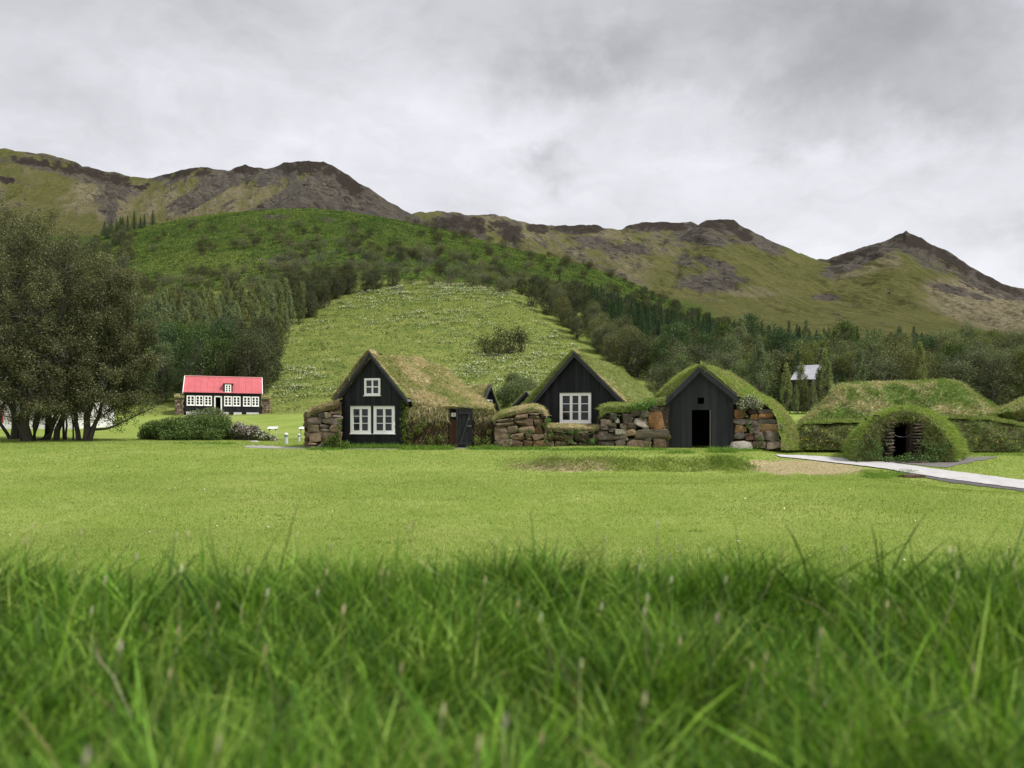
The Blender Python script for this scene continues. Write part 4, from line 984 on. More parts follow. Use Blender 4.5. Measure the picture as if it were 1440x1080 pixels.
rows = [[pg.p(ap[0], ap[1]+.05, w_) for w_ in (-.1, 2, 5)], [pg.p(er[0]+.1, er[1]+.05, w_) for w_ in (-.1, 2, 5)], [pg.p(er[0]+.5, .4, w_) for w_ in (-.1, 2, 5)]]
turf('turf_roof', h4, rows, 20, 14, lump=.03, dens=400, L=.14, Wd=.02, pal=OLIVE, seed=62)
pk = Plane(742, 39.8, 14)
h5 = thing('turf_house', 'plain black gable tip half hidden behind the left slope of the middle turf house', 'turf house', pk.p(0, .4))
ap = pk.uv(741.5, 551.5); el = pk.uv(709, 584); er = pk.uv(768, 580)
plank_wall(pk, el[0]+.05, er[0]-.05, .4, roofline(ap, el, er, .06), [], seed=19, w=(.16, .22)).build('gable_wall', m_plank, h5)
bargeboard(pk, h5, (ap[0]+.005, ap[1]), er, wid=.14, w0=-.2); bargeboard(pk, h5, el, (ap[0]-.005, ap[1]), wid=.14, w0=-.2)
for e, sd in ((el, 63), (er, 64)):
    sgn = -1 if e is el else 1
    rows = [[pk.p(ap[0], ap[1]+.05, w_) for w_ in (-.1, 2, 5)], [pk.p((ap[0]+e[0])/2, (ap[1]+e[1])/2+.08, w_) for w_ in (-.1, 2, 5)], [pk.p(e[0]+sgn*.1, e[1]+.02, w_) for w_ in (-.1, 2, 5)]]
    turf('turf_roof', h5, rows, 24, 20, lump=.03, dens=600, L=.12, Wd=.02, pal=OLIVE+GREEN, seed=sd)

# ================================================================ turf dugout on the right
hm = thing('turf_dugout', 'long grassy earth house with a low domed porch and dark doorway beside the pale path', 'earth house', W(1270, 645, 30.5))
# front bank wall (lower tier) and upper mound
bx = [1120, 1130, 1150, 1180, 1210, 1240, 1300, 1330, 1360, 1390, 1420, 1460]
low_top = [[W(x, y-.5, 36.3) for x, y in zip(bx, [607, 597, 596, 595, 595, 593, 591, 589, 590, 591, 596, 605])], [W(x, y-1, 37.2) for x, y in zip(bx, [606, 596, 595, 594, 594, 592, 590, 588, 589, 590, 595, 604])], [W(x, y, 38.8) for x, y in zip(bx, [605, 595, 593, 592, 591, 590, 588, 588, 589, 590, 596, 605])]]
turf('turf_bank', hm, low_top, 120, 14, lump=.06, dens=800, L=.18, Wd=.022, pal=GREEN, pal2=GREEN+OLIVE[:1], seed=72, droop=.3)
lower = [[W(x, y, 36.0) for x, y in zip(bx, [633, 633, 633, 633, 634, 636, 636, 635, 634, 634, 635, 637])],
         [W(x, y, 36.1) for x, y in zip(bx, [622, 616, 614, 613, 612, 610, 612, 614, 614, 614, 615, 618])],
         [W(x, y, 36.4) for x, y in zip(bx, [612, 601, 599, 598, 597, 596, 594, 592, 593, 594, 598, 606])],
         [W(x, y, 37.0) for x, y in zip(bx, [606, 596, 595, 594, 594, 592, 590, 588, 589, 590, 595, 604])],
         [W(x, y, 38.6) for x, y in zip(bx, [604, 594, 591, 590, 589, 588, 586, 586, 587, 589, 595, 604])]]
turf('turf_bank', hm, lower, 130, 44, lump=.17, lscale=.9, dens=520, L=.18, Wd=.022, pal=[(.13, .19, .05), (.17, .23, .065), (.19, .18, .09), (.11, .10, .055), (.22, .28, .08)], pal2=[(.10, .10, .045), (.14, .12, .065), (.15, .20, .06)], seed=71, patch=.5, droop=.25, up=.5, rand=.55)
ux = [1126, 1140, 1160, 1170, 1176, 1188, 1215, 1260, 1300, 1335, 1350, 1362, 1384, 1410, 1425]
upper = [[W(x, y, 38.4) for x, y in zip(ux, [600, 597, 596, 594, 593, 593, 592, 590, 588, 588, 588, 589, 590, 596, 604])],
         [W(x, y, 39.0) for x, y in zip(ux, [597, 588, 578, 574, 572, 570, 569, 569, 568, 567, 566, 570, 578, 586, 600])],
         [W(x, y, 39.6) for x, y in zip(ux, [596, 583, 569, 562, 553, 550, 549, 547, 546, 545, 545, 554, 568, 581, 597])],
         [W(x, y, 40.2) for x, y in zip(ux, [596, 582, 568, 559, 548, 543.5, 542, 540.5, 540, 538, 540, 550, 566, 580, 597])],
         [W(x, y, 43.0) for x, y in zip(ux, [597, 583, 569, 560, 550, 547, 545, 544, 544, 543, 545, 553, 568, 582, 598])],
         [W(x, y, 45.0) for x, y in zip(ux, [600, 600, 600, 600, 600, 600, 600, 600, 600, 600, 600, 600, 600, 600, 600])]]
turf('turf_mound', hm, upper, 150, 70, lump=.16, lscale=.9, dens=500, L=.19, Wd=.022, pal=GREEN+LUSH, pal2=OLIVE+TAN[:2], seed=73, patch=1.2, droop=.2, up=.55, rand=.55)
# domed porch: rings from doorway face outwards
cx0, zb0 = W(1270.5, 646, 30.2)[0], -.38
YD = 30.3
def dome_ring(Y, left, right, top, n=25, base=648, e=2.1):
    """arched section at distance Y through the outline given in rows"""
    c = (left+right)/2; out = []
    for k in range(n):
        th = math.pi*k/(n-1); x = c-(right-left)/2*math.copysign(abs(math.cos(th))**(2/e), math.cos(th)); y = base-(base-top)*abs(math.sin(th))**(2/e*1.15)
        out.append(W(x, y, Y))
    return out
DK = [(.15, .13, .07), (.20, .19, .09), (.19, .24, .07), (.26, .23, .12), (.24, .29, .09)]
r0 = dome_ring(YD+.16, 1240, 1301, 592, e=2.8); r1 = dome_ring(YD+.04, 1220, 1326, 584, e=2.2); r2 = dome_ring(YD+.04, 1204, 1341, 577.8, e=2.0); r3 = dome_ring(YD+.2, 1199, 1346, 576, e=1.95)
turf('turf_porch', hm, [r0, r1, r2], 110, 30, lump=.09, lscale=.4, dens=900, L=.17, Wd=.02, pal=DK, pal2=[(.17, .22, .06), (.12, .15, .045), (.23, .29, .08)], seed=75, patch=.45, droop=.6, up=.1)
rings = [r2, r3, dome_ring(YD+.6, 1196, 1349, 574, e=1.9), dome_ring(YD+1.8, 1190, 1357, 573, base=640, e=1.85), dome_ring(YD+6.5, 1200, 1346, 586, base=632, e=2.1)]
turf('turf_porch', hm, rings, 120, 40, lump=.10, lscale=.6, dens=900, L=.18, Wd=.02, pal=[(.24, .32, .07), (.29, .35, .09), (.20, .28, .055)], pal2=GREEN, seed=76, patch=.6, droop=.4, up=.4)
pp = Plane(1270.5, YD, 0)
fw_ = MB()
dx0, dz0, dx1, dz1 = pp.rect(1258.5, 594.5, 1283, 647)
x0_, x1_ = pp.uv(1236, 600)[0], pp.uv(1306, 600)[0]
fw_.box((x0_, .18, zb0-.2), (dx0, .5, dz1+.3), (.06, .048, .035), pp.M); fw_.box((dx1, .18, zb0-.2), (x1_, .5, dz1+.3), (.06, .048, .035), pp.M); fw_.box((dx0, .18, dz1), (dx1, .5, dz1+.35), (.06, .048, .035), pp.M)
rr = np.random.default_rng(5)
for sx in (0, 1):
    z = pp.uv(1270, 640)[1]
    while z < dz1-.05:
        h_ = rr.uniform(.07, .11); wd = rr.uniform(.26, .44)
        c = dx0-wd/2-.015 if sx == 0 else dx1+wd/2+.015
        add_stone(fw_, pp.p(c, z+h_/2, .14), (wd/2, .2, h_*.42), [(.11, .092, .075), (.08, .068, .056), (.13, .11, .09)][rr.integers(3)], seed=int(rr.integers(999)), box=.75, rough=.06)
        z += h_+.035
fw_.build('stone_front', m_stone, hm, smooth=False)
back_box(pp, hm, dx0, dx1, zb0-.3, dz1-.1, 1.8)
ch = MB(); tt = np.linspace(0, 1, 12); cpts = [pp.p(dx0+(dx1-dx0)*t, pp.uv(1270, 611)[1]-.10*4*t*(1-t), .12) for t in tt]
ch.tube(cpts, .009, 5, (.10, .10, .10)); tag(ch.build('rope', m_metal, hm))
pt = MB(); r_ = np.random.default_rng(66)
for k in range(70):
    px, py = r_.uniform(1205, 1340), r_.uniform(618, 648)
    if 1256 < px < 1286 and py < 640: continue
    leafy(pt, W(px, py, YD-.1-.2*(py > 640)), .16, 26, .06, LUSH+[(.12, .17, .05)], seed=700+k)
for px in range(1245, 1296, 6): leafy(pt, W(px, 645, YD-.35), .14, 40, .06, LUSH, seed=900+px)
tag(pt.build('porch_plants', m_leaf, hm), kind='stuff')
yf = MB()
for k in range(60):
    px, py = (r_.uniform(1128, 1200), r_.uniform(602, 630)) if r_.random() < .7 else (r_.uniform(1320, 1430), r_.uniform(598, 628))
    leafy(yf, W(px, py, 35.8), .1, 3, .06, [(.55, .48, .06)], seed=1000+k)
tag(yf.build('yellow_wildflowers', m_petal), kind='stuff')

hf = thing('turf_mound', 'grass covered mound with a dark overhang at the far right edge beyond the earth house', 'earth house', W(1460, 620, 38))
fx = [1404, 1412, 1425, 1440, 1470, 1520, 1580]
rows = [[W(x, y, 38.0) for x, y in zip(fx, [594, 600, 604, 606, 606, 606, 606])], [W(x, y, 38.2) for x, y in zip(fx, [588, 591, 592, 590, 585, 580, 580])],
        [W(x, y, 37.6) for x, y in zip(fx, [583, 580, 578, 574, 566, 556, 552])], [W(x, y, 38.6) for x, y in zip(fx, [582, 575, 569, 562, 552, 540, 538])], [W(x, y, 43) for x, y in zip(fx, [584, 578, 572, 566, 556, 544, 542])], [W(x, 600, 46) for x in fx]]
turf('turf_cover', hf, rows, 70, 50, lump=.08, lscale=.7, dens=500, L=.16, Wd=.022, pal=GREEN, pal2=OLIVE, seed=81)
sf = MB(); slab(sf, [(1412, 596), (1430, 586), (1460, 578), (1580, 570)], 612, 38.15, 2, col=(.05, .04, .03)); sf.build('earth_wall', m_soil, hf)

# ================================================================ red roofed house across the lawn
pr_ = Plane(313, 104, -18)
zr = height1(*pr_.o[:2])
hr = thing('timber_house', 'long black timber house with a red metal roof and seven white windows in a row', 'house', pr_.p(0, zr))
def uvr(px, py): return pr_.uv(px, py)
uL, uR = uvr(259.5, 560)[0], uvr(367, 560)[0]
dz = lambda u: -.012*(u-uL)                           # the house follows the falling ground
zE = uvr(259.5, 549.5)[1]; zB = uvr(259.5, 577.5)[1]
def Mr(V):
    V = np.array(V, float); V[:, 2] += dz(V[:, 0]); return pr_.M(V)
class PR:                                             # plane with the slight fall
    def __init__(s): s.__dict__.update(pr_.__dict__)
    uv = lambda s, *a: pr_.uv(*a)
    M = staticmethod(Mr)
PRX = PR()
wins = [(262.6, 273.9), (275.0, 286.0), (287.2, 298.0), (315.2, 326.0), (327.2, 338.2), (341.8, 352.6), (353.8, 364.2)]
holes = []
for a, b in wins: holes.append((uvr(a, 562)[0], zE-1.87, uvr(b, 562)[0], zE-.60))
du0, du1 = uvr(301.4, 565)[0], uvr(312, 565)[0]; dhole = (du0, zB-.2, du1, zE-.62)
mbw = plank_wall(PRX, uL, uR, zB-.35, lambda u: zE, [cut(h, .02) for h in holes]+[dhole], seed=40, w=(.2, .28), thick=.05, proud=.03)
D_ = 5.2
mbw.box((uL, .05, zB-.6), (uL+.06, D_, zE), BLK[0], Mr); mbw.box((uR-.06, .05, zB-.6), (uR, D_, zE), BLK[0], Mr); mbw.box((uL, D_, zB-.6), (uR, D_+.06, zE), BLK[0], Mr)
zRg = zE+2.0
for uu in (uL, uR-.05):
    V = Mr(np.array([(uu, 0, zE), (uu, D_, zE), (uu, D_/2, zRg), (uu+.05, 0, zE), (uu+.05, D_, zE), (uu+.05, D_/2, zRg)])); mbw.add(V, [(0, 1, 4, 3), (1, 2, 5, 4), (2, 0, 3, 5)], [(0, 2, 1), (3, 4, 5)], BLK[0])
mbw.build('wall', m_plank, hr)
for h in holes: window(PRX, hr, *h, cols=2, rows=3, fw=.13, bar=.06, mid=.15, sill=True, hood=False)
inn = MB(); inn.box((uL+.1, 2.5, zB-.3), (uR-.1, 2.55, zE), (.03, .03, .035), Mr); inn.build('inner_wall', m_dark, hr)
df = MB()
df.box((du0-.02, -.08, zB-.3), (du0+.15, .05, zE-.62), (.78, .78, .76), Mr); df.box((du1-.15, -.08, zB-.3), (du1+.02, .05, zE-.62), (.78, .78, .76), Mr); df.box((du0-.02, -.08, zE-.74), (du1+.02, .05, zE-.60), (.78, .78, .76), Mr)
df.build('door_frame', m_white, hr)
for a, b in ((262, 272), (313, 322), (328.5, 340), (346.5, 364), (272, 300)):
    fo = MB(); fo.box((uvr(a, 580)[0], -.12, zB-.75), (uvr(b, 580)[0], .02, zB-.12), (.55, .54, .52), Mr)
    fo.build('foundation', m_stone, hr)
rf = MB(); RED = (.44, .105, .115); ov = .18
nrib = 44; us = np.linspace(uL-ov, uR+ov, nrib*2+1)
zz = np.where(np.arange(len(us)) % 2, .02, 0.)
def slope(w0, w1, z0, z1):
    V0 = np.stack([us, np.full(len(us), w0), z0+zz], 1); V1 = np.stack([us, np.full(len(us), w1), z1+zz], 1)
    n = len(us); V = Mr(np.vstack([V0, V1])); j = np.arange(n-1)
    rf.add(V, np.stack([j, j+1, n+j+1, n+j], 1), col=RED)
slope(-.25, D_/2, zE-.19, zRg+.02); slope(D_+.25, D_/2, zE-.19, zRg+.02)
for k in range(12):
    u = uL+(uR-uL)*(k+.5)/12; V = Mr(np.array([(u-.015, -.24, zE-.15), (u+.015, -.24, zE-.15), (u+.015, D_/2, zRg+.06), (u-.015, D_/2, zRg+.06)])); rf.add(V, [(0, 1, 2, 3)], col=(.54, .08, .085))
rfo = rf.build('roof', m_metal, hr)
rc = MB(); rc.box((uL-ov, D_/2-.1, zRg+.03), (uR+ov, D_/2+.1, zRg+.10), (.80, .45, .45), Mr); rc.build('ridge_cap', m_metal, rfo)
for uu in (uL-ov-.04, uR+ov-.04):
    for s0, s1 in ((-.28, D_/2), (D_+.28, D_/2)):
        vb = MB()
        V = Mr(np.array([(uu, s0, zE-.34), (uu+.08, s0, zE-.34), (uu+.08, s0, zE-.12), (uu, s0, zE-.12), (uu, s1, zRg-.1), (uu+.08, s1, zRg-.1), (uu+.08, s1, zRg+.1), (uu, s1, zRg+.1)]))
        vb.add(V, [(0, 1, 2, 3), (4, 7, 6, 5), (0, 4, 5, 1), (1, 5, 6, 2), (2, 6, 7, 3), (3, 7, 4, 0)], col=(.78, .74, .74))
        vb.build('bargeboard', m_white, hr)
# dormer
d0, d1 = uvr(314.8, 545)[0], uvr(326.8, 545)[0]; dzz = 1.22
dm = MB(); dm.box((d0, -.06, zE-.3), (d1, 2.0, zE+.98), BLK[1], Mr); dm.build('dormer', m_plank, hr)
dmo = [o for o in hr.children if o.name.startswith('dormer')][0]
rd = MB(); rd.box((d0-.12, -.18, zE+.985), (d1+.12, 2.2, zE+1.08), (.10, .04, .045), Mr); rd.build('dormer_roof', m_plank, dmo)
class PRD(PR):
    M = staticmethod(lambda V: Mr(np.array(V, float)+np.array([0, -.075, 0])))
window(PRD(), dmo, d0+.14, zE-.12, d1-.14, zE+.93, cols=2, rows=3, fw=.13, bar=.06, mid=.15, hood=False, sill=False)
for a, b, yt in ((245.5, 258.5, 555.5), (368, 380, 557.5)):
    fl = MB(); zt = uvr(a, yt)[1]-.25; u0, u1 = uvr(a, 570)[0], uvr(b, 570)[0]
    fl.box((u0+.05, .3, zB-.7), (u1-.05, D_-.3, zt), (.12, .095, .08), pr_.M)
    rq = np.random.default_rng(int(a)); z = zB-.6
    while z < zt:
        h_ = .22; u = u0
        while u < u1-.1:
            w_ = rq.uniform(.2, .42); add_stone(fl, pr_.p(min(u+w_/2, u1-.1), z+h_/2, .25), (w_/2, .15, h_*.5), [(.24, .18, .14), (.17, .13, .11), (.30, .24, .19)][rq.integers(3)], seed=int(rq.integers(9999)), box=.7); u += w_
        z += h_
    rws = [[pr_.p(u0-.05+(u1-u0+.1)*k/4, zt-.1, .0) for k in range(5)], [pr_.p(u0-.05+(u1-u0+.1)*k/4, zt+.2+.1*math.sin(k), .1) for k in range(5)], [pr_.p(u0-.05+(u1-u0+.1)*k/4, zt+.3, 1.5) for k in range(5)], [pr_.p(u0-.05+(u1-u0+.1)*k/4, zt+.25, D_) for k in range(5)]]
    turf('turf_cap', hr, rws, 20, 20, lump=.05, dens=60, L=.3, Wd=.06, pal=OLIVE+TAN, seed=int(a))
    fl.build('stone_wall', m_stone, hr)

# ================================================================ white house behind the big trees
pw = Plane(20, 62, 0)
hw = thing('white_house', 'white walled house with a grey plinth and red trimmed window, seen between the tree trunks', 'house', pw.p(0, .6))
u0, u1 = pw.uv(-70, 590)[0], pw.uv(107, 590)[0]; z0 = pw.uv(20, 604)[1]; z1 = z0+2.6
wm = MB(); wr_ = pw.rect(-8, 571, 5, 592)
wm.box((u0, 0, z0+.02), (u1, 6, z1), (.72, .70, .70), pw.M); wm.build('wall', m_white, hw)
pl_ = MB(); pl_.box((u0-.02, -.03, z0-.7), (u1+.02, 6, z0+.018), (.28, .28, .27), pw.M); pl_.build('plinth', m_stone, hw)
ro = MB(); V = pw.M(np.array([(u0-.3, -.4, z1-.1), (u1+.3, -.4, z1-.1), (u1+.3, 3, z1+1.8), (u0-.3, 3, z1+1.8), (u0-.3, 6.4, z1-.1), (u1+.3, 6.4, z1-.1)])); ro.add(V, [(0, 1, 2, 3), (3, 2, 5, 4)], [(1, 5, 2), (0, 3, 4)], (.10, .10, .11)); ro.build('roof', m_metal, hw)
wf = MB(); fw2 = .1
for a, b in (((wr_[0], -.05, wr_[1]), (wr_[0]+fw2, -.003, wr_[3])), ((wr_[2]-fw2, -.05, wr_[1]), (wr_[2], -.003, wr_[3])), ((wr_[0], -.05, wr_[3]), (wr_[2], -.003, wr_[3]+fw2)), ((wr_[0], -.05, wr_[1]-fw2), (wr_[2], -.003, wr_[1]))): wf.box(a, b, (.30, .03, .03), pw.M)
wfo = wf.build('window', m_white, hw); g_ = MB(); g_.box((wr_[0]+fw2, -.02, wr_[1]), (wr_[2]-fw2, -.004, wr_[3]), (1, 1, 1), pw.M); g_.build('pane', m_glass, wfo)

# ================================================================ grey roofed cabin among the trees
pc = Plane(1130, 93, 40)
hc = thing('cabin', 'small dark cabin with a pale grey metal roof half hidden among the trees', 'cabin', pc.p(0, 2))
c0, c1 = pc.uv(1111, 535)[0], pc.uv(1143, 535)[0]; ze = pc.uv(1125, 534)[1]; zt = pc.uv(1130, 512)[1]
cw = MB(); cw.box((c0+.2, .35, 1.0), (c1-.2, 4.5, ze), (.03, .026, .023), pc.M)
V = pc.M(np.array([(c1-.2, .35, ze-.01), (c1-.2, 4.5, ze-.01), (c1-.2, 2.4, zt-.15)])); cw.add(V, None, [(0, 1, 2)], (.06, .05, .045)); cw.build('wall', m_plank, hc)
cr = MB(); uu = np.linspace(c0, c1+.3, 41); zz2 = np.where(np.arange(41) % 2, .03, 0)
for wa, wb in ((0, 2.4), (4.8, 2.4)):
    V = pc.M(np.vstack([np.stack([uu, np.full(41, wa), ze+zz2], 1), np.stack([uu, np.full(41, wb), zt+zz2], 1)])); j = np.arange(40); cr.add(V, np.stack([j, j+1, 41+j+1, 41+j], 1), col=(.36, .36, .39))
cr.build('roof', m_metal, hc)
# ================================================================ tables, bollards, flat stones, fence posts
def white_table(px, Y, label):
    z = height1((px-720)*Y/F, Y); o = np.array([(px-720)*Y/F, Y, z])
    t = thing('info_table', label, 'table', o, 'white tables on the far lawn')
    h_ = .56
    tp = MB(); V = np.array([(-.27, -.18, h_-.03), (.27, -.18, h_-.03), (.27, .18, h_+.06), (-.27, .18, h_+.06), (-.27, -.18, h_), (.27, -.18, h_), (.27, .18, h_+.09), (-.27, .18, h_+.09)])+o
    tp.add(V, [(0, 3, 2, 1), (4, 5, 6, 7), (0, 1, 5, 4), (1, 2, 6, 5), (2, 3, 7, 6), (3, 0, 4, 7)], col=(.75, .78, .80)); tp.build('table_top', m_white, t)
    for sx in (-.18, .18):
        l = MB(); l.tube([o+[sx, 0, -.05], o+[sx, 0, h_]], .022, 8, (.5, .5, .5)); l.build('leg', m_metal, t)
        for nm in ('bracket',):
            l = MB(); l.box((sx-.03, -.1, h_-.09), (sx+.03, .1, h_-.032), (.12, .12, .13), lambda V_: V_+o); l.build(nm, m_metal, t)
white_table(383.5, 45.5, 'white slanted table on two legs at the right end of the flowering shrubs')
white_table(427.5, 45.5, 'white slanted table on two legs beside the stone wall of the left turf house')
def bollard(px, Y, hgt, rad, label):
    o = np.array([(px-720)*Y/F, Y, height1((px-720)*Y/F, Y)])
    t = thing('bollard_light', label, 'bollard', o, 'bollard lights by the gravel')
    for nm, prof, col, mt in (('post', [(0, rad), (.58, rad)], (.5, .52, .54), m_metal), ('lamp_head', [(.585, rad*.98), (.82, rad*.98)], (.22, .23, .24), m_metal), ('cap', [(.825, rad*1.15), (.90, rad*1.1), (.97, rad*.6), (1.0, rad*.1)], (.72, .72, .70), m_white)):
        b = MB(); b.tube([o+[0, 0, hgt*a] for a, _ in prof], [q for _, q in prof], 14, col); b.build(nm, mt, t, smooth=False)
bollard(402.5, 38.5, .54, .085, 'larger grey bollard light with a white cap standing nearer on the grass')
bollard(420.5, 41.5, .40, .06, 'smaller white bollard light standing by the second white table')

def sheet(name, far, near, mat, col, n=60, lift=.02, m=8, kind='structure', noise=.0):
    """ground-hugging sheet between a far and a near edge given as rows on the photograph's ground"""
    x = np.linspace(far[0][0], far[-1][0], n)
    A = [hit(a, np.interp(a, *zip(*far)), 9) for a in x]
    x2 = np.linspace(near[0][0], near[-1][0], n); B = [hit(a, np.interp(a, *zip(*near)), 9) for a in x2]
    A, B = np.array(A), np.array(B); t = np.linspace(0, 1, m)[:, None, None]
    V = A[None]*(1-t)+B[None]*t
    V[..., 2] = height(V[..., 0], V[..., 1])
    if noise: V[..., 0:2] += noise*np.stack([fbm(V[..., 0]*2, V[..., 1]*2, 0, 3, 5), fbm(V[..., 0]*2, V[..., 1]*2, 3, 3, 6)], -1)
    V[..., 2] = height(V[..., 0], V[..., 1])+lift
    V = V.reshape(-1, 3); i = np.arange(m-1)[:, None]*n; j = np.arange(n-1)[None]
    Q = np.stack([i+n+j, i+n+j+1, i+j+1, i+j], -1).reshape(-1, 4)
    mb = MB(); mb.add(V, Q, col=col); o = mb.build(name, mat, smooth=True); tag(o, kind=kind); return o
m_conc = m_generic('pale_gravel', .95, .3, 2.5, .6, 50, spec=.05)
m_grav = m_generic('gravel', .95, .5, 30, .9, 80)
sheet('path', [(1090, 640.6), (1120, 640.8), (1160, 643), (1236, 649.5), (1333, 663), (1440, 677), (1600, 699)], [(1098, 643.5), (1130, 646.5), (1160, 650), (1236, 659), (1333, 675), (1440, 689), (1600, 712)], m_conc, (.46, .45, .44), n=90, lift=.035, m=8, noise=.12)
sheet('gravel_edge', [(1262, 661.5), (1333, 674.5), (1440, 688.5), (1600, 711)], [(1266, 665.5), (1333, 679), (1440, 692), (1600, 716)], m_grav, (.13, .12, .125), n=80, lift=.02, m=6, noise=.15)
sheet('gravel_area', [(1240, 647.8), (1290, 646.5), (1330, 645), (1370, 643.2), (1402, 642.5)], [(1244, 650), (1290, 654.5), (1330, 658.5), (1342, 655), (1400, 644)], m_grav, (.20, .185, .18), n=60, lift=.018, m=10, noise=.25)
sheet('gravel_path', [(345, 627.2), (370, 626.8), (390, 628.2), (440, 630.2), (560, 630.8), (690, 629.8)], [(345, 629.5), (370, 630.5), (392, 631), (440, 631.1), (560, 631.4), (690, 630.8)], m_grav, (.36, .35, .32), n=120, lift=.012, m=5, noise=.35)
def flat_stone(px, py, w_, h_, col, label, Y=None):
    g = hit(px, py, 9); o = MB(); add_stone(o, g+[0, 0, h_*.3], (w_, w_*.55, h_), col, seed=int(px), box=.45, rough=.2)
    tag(o.build('rock', m_stone, smooth=True), label, 'rock')
flat_stone(1323, 649, .42, .09, (.09, .075, .065), 'larger dark flat stone on the gravel right of the low earth house doorway')
flat_stone(1290, 651, .32, .06, (.13, .10, .085), 'smaller brown flat stone on the gravel before the earth house porch')
flat_stone(1283, 671.5, .38, .08, (.10, .07, .05), 'dark clod of earth where the grass tongue meets the pale path')
flat_stone(357, 622, .22, .06, (.38, .35, .33), 'pale flat stone in the grass below the flowering shrubs')
flat_stone(1345, 649, .20, .05, (.30, .27, .25), 'small pale stone on the gravel farthest right of the earth house porch')

# ================================================================ trees and shrubs
def branch(mb, a, b, r0, r1, r, n=6, sag=.0, wob=.12, sides=6, col=(.10, .085, .07)):
    a, b = np.asarray(a, float), np.asarray(b, float); L = np.linalg.norm(b-a)
    t = np.linspace(0, 1, n)[:, None]; w = np.cumsum(r.normal(0, 1, (n, 3)), 0); w = w-w[0]-(w[-1]-w[0])*t
    P = a+(b-a)*t+w*wob*L/n*.6; P[:, 2] += sag*L*np.sin(math.pi*t[:, 0])
    mb.tube(P, np.linspace(r0, r1, n), sides, np.asarray(col)*r.uniform(.8, 1.2), cap=False); return P

WILLOW = [(0.111, 0.128, 0.06), (0.089, 0.106, 0.047), (0.14, 0.153, 0.076), (0.068, 0.081, 0.039), (0.187, 0.191, 0.106)]
BIRCH = [(0.11, 0.141, 0.048), (0.079, 0.114, 0.037), (0.145, 0.176, 0.066), (0.185, 0.211, 0.088)]
POPLAR = [(0.14, 0.174, 0.068), (0.106, 0.14, 0.051), (0.178, 0.212, 0.093), (0.238, 0.255, 0.128)]
SPRUCE = [(.045, .085, .042), (.034, .065, .034), (.065, .11, .052)]
DARKW = [(0.07, 0.081, 0.039), (0.053, 0.064, 0.031), (0.093, 0.102, 0.051)]
DEEP = [(0.05, 0.086, 0.027), (0.038, 0.068, 0.022), (0.068, 0.108, 0.036), (0.09, 0.135, 0.05)]

def crown_tree(H, Wd, pal, seed, nclump=34, nleaf=90, leaf=.2, trunk=.16, base=.12, shape='round', asp=.55, clump=.19):
    """returns (trunk builder, crown builder) of a tree standing at the origin"""
    r = np.random.default_rng(seed); tb, cb = MB(), MB()
    stems = 1 if shape == 'poplar' else r.integers(1, 4)
    tips = []
    for s in range(nclump):
        t = (s+.5)/nclump
        z = H*(base+(1-base)*t**.85)
        if shape == 'poplar': rad = Wd/2*(math.sin(math.pi*min(1, (t*.93+.07))**.75)**.6)*(1-.35*t)
        else: rad = Wd/2*math.sqrt(max(0., 1-(2*(z/H-.50))**2*.95))
        th = s*2.4+r.normal(0, .4); q = rad*r.uniform(.55, 1.0)
        tips.append((q*math.cos(th), q*math.sin(th), z+r.normal(0, .03*H)))
    top = np.array([r.normal(0, .03*H), r.normal(0, .03*H), H*.9])
    for k in range(stems):
        e = top if k == 0 else np.array([r.normal(0, .2*Wd), r.normal(0, .2*Wd), H*.65])
        branch(tb, (r.normal(0, .1*(stems > 1)), r.normal(0, .1*(stems > 1)), -.25), e, trunk, trunk*.15, r, 8, sides=6)
    for tp in tips:
        tp = np.array(tp); z0 = max(.12*H, tp[2]-.28*H)
        branch(tb, (top[0]*z0/H, top[1]*z0/H, z0), tp, trunk*.28, trunk*.08, r, 4, sides=4)
        m = int(nleaf*r.uniform(.6, 1.4)); cr = clump*Wd*r.uniform(.7, 1.25)*(.8 if shape == 'poplar' else 1)
        d = r.normal(0, 1, (m, 3)); d /= np.linalg.norm(d, axis=1)[:, None]
        P = tp+d*(r.random((m, 1))**.5)*cr*np.array([1, 1, .85 if shape == 'round' else 1.7])
        c = pick(pal, m, r, .16)*r.uniform(.82, 1.2)
        add_leaves(cb, P, leaf, c, r, upbias=.5, asp=asp)
    return tb, cb
def spruce_tree(H, Wd, seed):
    r = np.random.default_rng(seed); tb, cb = MB(), MB()
    tb.tube([(0, 0, -.2), (0, 0, H*.5), (0, 0, H)], [.13, .08, .01], 6, (.07, .055, .04))
    nt = 30
    for k in range(nt):
        t = k/(nt-1); z = H*(.04+.95*t**.95); L = Wd/2*((1-t)**.85)*r.uniform(.78, 1.12)+.08; nb = int(11-6*t)
        for j in range(nb):
            th = j*2*math.pi/nb+k*.7+r.normal(0, .15); l = L*r.uniform(.75, 1.15)
            d = np.array([math.cos(th), math.sin(th), 0]); tt = np.linspace(.12, 1, 7)
            P = d*(l*tt)[:, None]+np.array([0, 0, 1])*(z-.28*l*tt+.18*l*tt**2)[:, None]
            P = np.repeat(P, 3, 0)+r.normal(0, 1, (21, 3))*[.06+.03*l, .06+.03*l, .10]
            add_leaves(cb, P, .24*(.6+.4*(1-t))*H/8, pick(SPRUCE, 21, r), r, upbias=.8, asp=.5)
    return tb, cb
